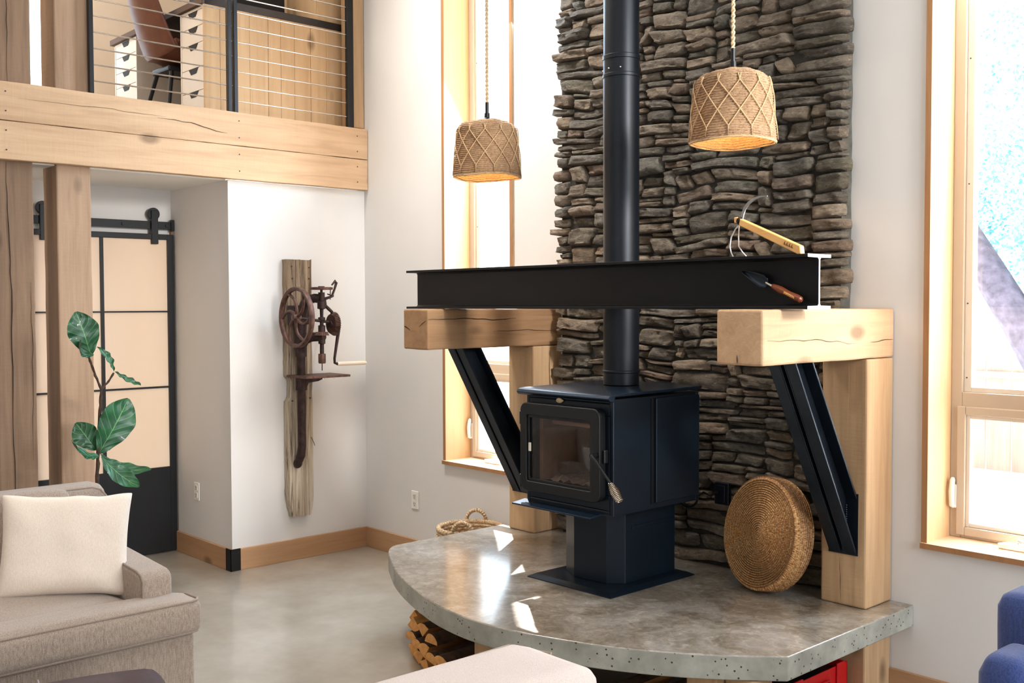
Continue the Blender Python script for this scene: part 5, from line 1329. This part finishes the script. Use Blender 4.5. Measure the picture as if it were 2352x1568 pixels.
# blue armchair at the right edge
t = thing('armchair', 'blue upholstered armchair at the lower right corner below the window', 'armchair', (-.9, 3.0, 0))
cushion(-1.275, -.55, 3.08, 3.26, .30, .778, .0, .05, n_=18).build('backrest', 'blue', t)
cushion(-1.235, -1.10, 2.86, 3.085, .12, .645, .01, .05, n_=16).build('arm', 'blue', t)
cushion(-.68, -.545, 2.86, 3.085, .12, .645, .01, .05, n_=16).build('arm', 'blue', t)
cushion(-1.10, -.68, 2.84, 3.08, .28, .46, .02, .04, n_=16).build('seat_cushion', 'blue', t)
B().box(-1.10, -.68, 2.87, 3.2, .12, .28).build('base', 'blue', t, bevel=.01)
for x in (-1.2, -.6):
    for y in (2.9, 3.2): B().tube([(x, y, .13), (x, y, .001)], [.022, .015], 12).build('leg', 'desktop', t)

# ------------------------------------------------------------------ outside
struct(B().box(-40, 40, YW+.26, 60, -.5, -.4), 'ground', 'bright_ground')
t = thing('tree', 'leaning tree with sunlit foliage outside the right window', 'tree', (-3.2, 10, -.4))
B().tube([(-3.0, 10.0, -.4), (-3.5, 10, .7), (-3.9, 10, 1.40), (-4.3, 10, 2.05), (-4.9, 10.2, 2.9), (-5.2, 10.3, 4.2)], [.24, .2, .165, .15, .12, .06], 14).tube([(-3.9, 10, 1.4), (-3.5, 10.2, 2.4), (-3.2, 10.1, 4.0)], [.1, .09, .04], 10).build('trunk', 'treebark', t)
rnd = random.Random(3); vs = []; fs = []
for i in range(15000):
    cl = rnd.choice([(-4.4, 10.5, 3.0, 1.0), (-3.6, 10.2, 3.6, 1.1), (-3.9, 10.6, 4.8, 1.2), (-4.9, 10.4, 2.3, .6), (-3.6, 10.4, 2.3, .6), (-3.0, 10.6, 5.6, 1.3), (-4.2, 11, 2.4, .9)])
    a, bb_, r_ = rnd.uniform(0, 2*PI), math.acos(rnd.uniform(-1, 1)), cl[3]*rnd.random()**.5
    c = Vector((cl[0]+r_*math.sin(bb_)*math.cos(a), cl[1]+r_*math.sin(bb_)*math.sin(a), cl[2]+r_*math.cos(bb_)))
    s1 = Vector((rnd.gauss(0, 1), rnd.gauss(0, 1), rnd.gauss(0, 1))).normalized()*.026; s2 = s1.cross(Vector((rnd.gauss(0, 1), rnd.gauss(0, 1), 1))).normalized()*.016
    k = len(vs); vs += [c-s1, c+s2, c+s1, c-s2]; fs.append((k, k+1, k+2, k+3))
o = tag(B().add(vs, fs).build('foliage', 'tleaf', t), kind='stuff')
b = B()
for k in range(44): b.box(-9+k*.30, -9+k*.30+.28, 12.8, 12.83, -.4, .98)
b.box(-9, 4.2, 12.76, 12.80, .72, .80)
tag(b.build('fence', 'fence'), 'board fence beyond the tree outside the right window', 'fence')

# ------------------------------------------------------------------ light
w = bpy.data.worlds.new('world'); sc.world = w; w.use_nodes = True
bg = w.node_tree.nodes['Background']; bg.inputs[0].default_value = (.72, .87, 1.0, 1); bg.inputs[1].default_value = 5.0
def area(name, loc, target, sx, sy, power, colr, spread=PI):
    l = bpy.data.lights.new(name, 'AREA'); l.shape = 'RECTANGLE'; l.size = sx; l.size_y = sy; l.energy = power; l.color = colr; l.spread = spread
    o = bpy.data.objects.new(name, l); col.objects.link(o); o.location = loc
    o.rotation_euler = (Vector(target)-Vector(loc)).to_track_quat('-Z', 'Y').to_euler(); return o
sl = bpy.data.lights.new('sun', 'SUN'); sl.energy = 28; sl.angle = math.radians(.6); sl.color = (1, .97, .93)
so = bpy.data.objects.new('sun', sl); col.objects.link(so)
el = math.radians(47); dsun = Vector((.785*math.cos(el), -.62*math.cos(el), -math.sin(el))); so.rotation_euler = dsun.to_track_quat('-Z', 'Y').to_euler(); so.location = (-10, 10, 10)
area('right_window_light', (2.9, 2.5, 2.3), (-3.8, 2.7, 1.3), 2.7, 3.2, 225, (.84, .92, 1))
area('front_fill_light', (-1.0, -3.9, 2.8), (-3.5, 3, 1.2), 4.0, 2.6, 34, (1, .95, .90))  # added warm fill from behind the camera, no window there
area('ceiling_fill_light', (-2.8, 1.2, 5.0), (-2.8, 1.2, 0), 4, 3, 42, (1, .94, .88))  # added soft overhead fill, not a fixture
area('loft_fill_light', (-6.9, 1.4, 4.9), (-6.9, 2.4, 3), 1.6, 2.6, 60, (1, .86, .72))  # added fill that brightens the loft and its back wall
area('niche_light', (-6.3, .6, 2.2), (-6.3, 2.6, .9), .5, 1.0, 9, (1, .86, .72))
area('window_glow_left', (-4.65, 4.5, 2.3), (-4.2, 2.5, 1.0), .55, 3.2, 110, (.55, .76, 1))
area('chimney_fill_light', (-5.0, 2.6, 4.9), (-4.1, 4.0, 2.2), .8, .6, 34, (1, .95, .88), math.radians(80))  # unseen fill added above view to brighten the left stones
area('window_glow_right', (-1.6, 4.5, 2.3), (-1.8, 2.5, 1.2), .55, 3.2, 60, (.84, .92, 1))
sp = bpy.data.lights.new('side_fill_spot', 'SPOT'); sp.energy = 1300; sp.spot_size = math.radians(24); sp.spot_blend = .6; sp.shadow_soft_size = .45; sp.color = (1, .97, .92)  # added spot brightening the beam end and right pendant; no clerestory exists
spo = bpy.data.objects.new('side_fill_spot', sp); col.objects.link(spo); spo.location = (2.6, 3.1, 3.3); spo.rotation_euler = (Vector((-2.1, 3.3, 2.15))-spo.location).to_track_quat('-Z', 'Y').to_euler()

sc.view_settings.view_transform = 'Standard'
sc.view_settings.look = 'None'
sc.view_settings.exposure = .10
sc.cycles.max_bounces = 8; sc.cycles.diffuse_bounces = 5; sc.cycles.glossy_bounces = 4; sc.cycles.transparent_max_bounces = 12
sc.cycles.sample_clamp_indirect = 6
sc.cycles.use_denoising = True
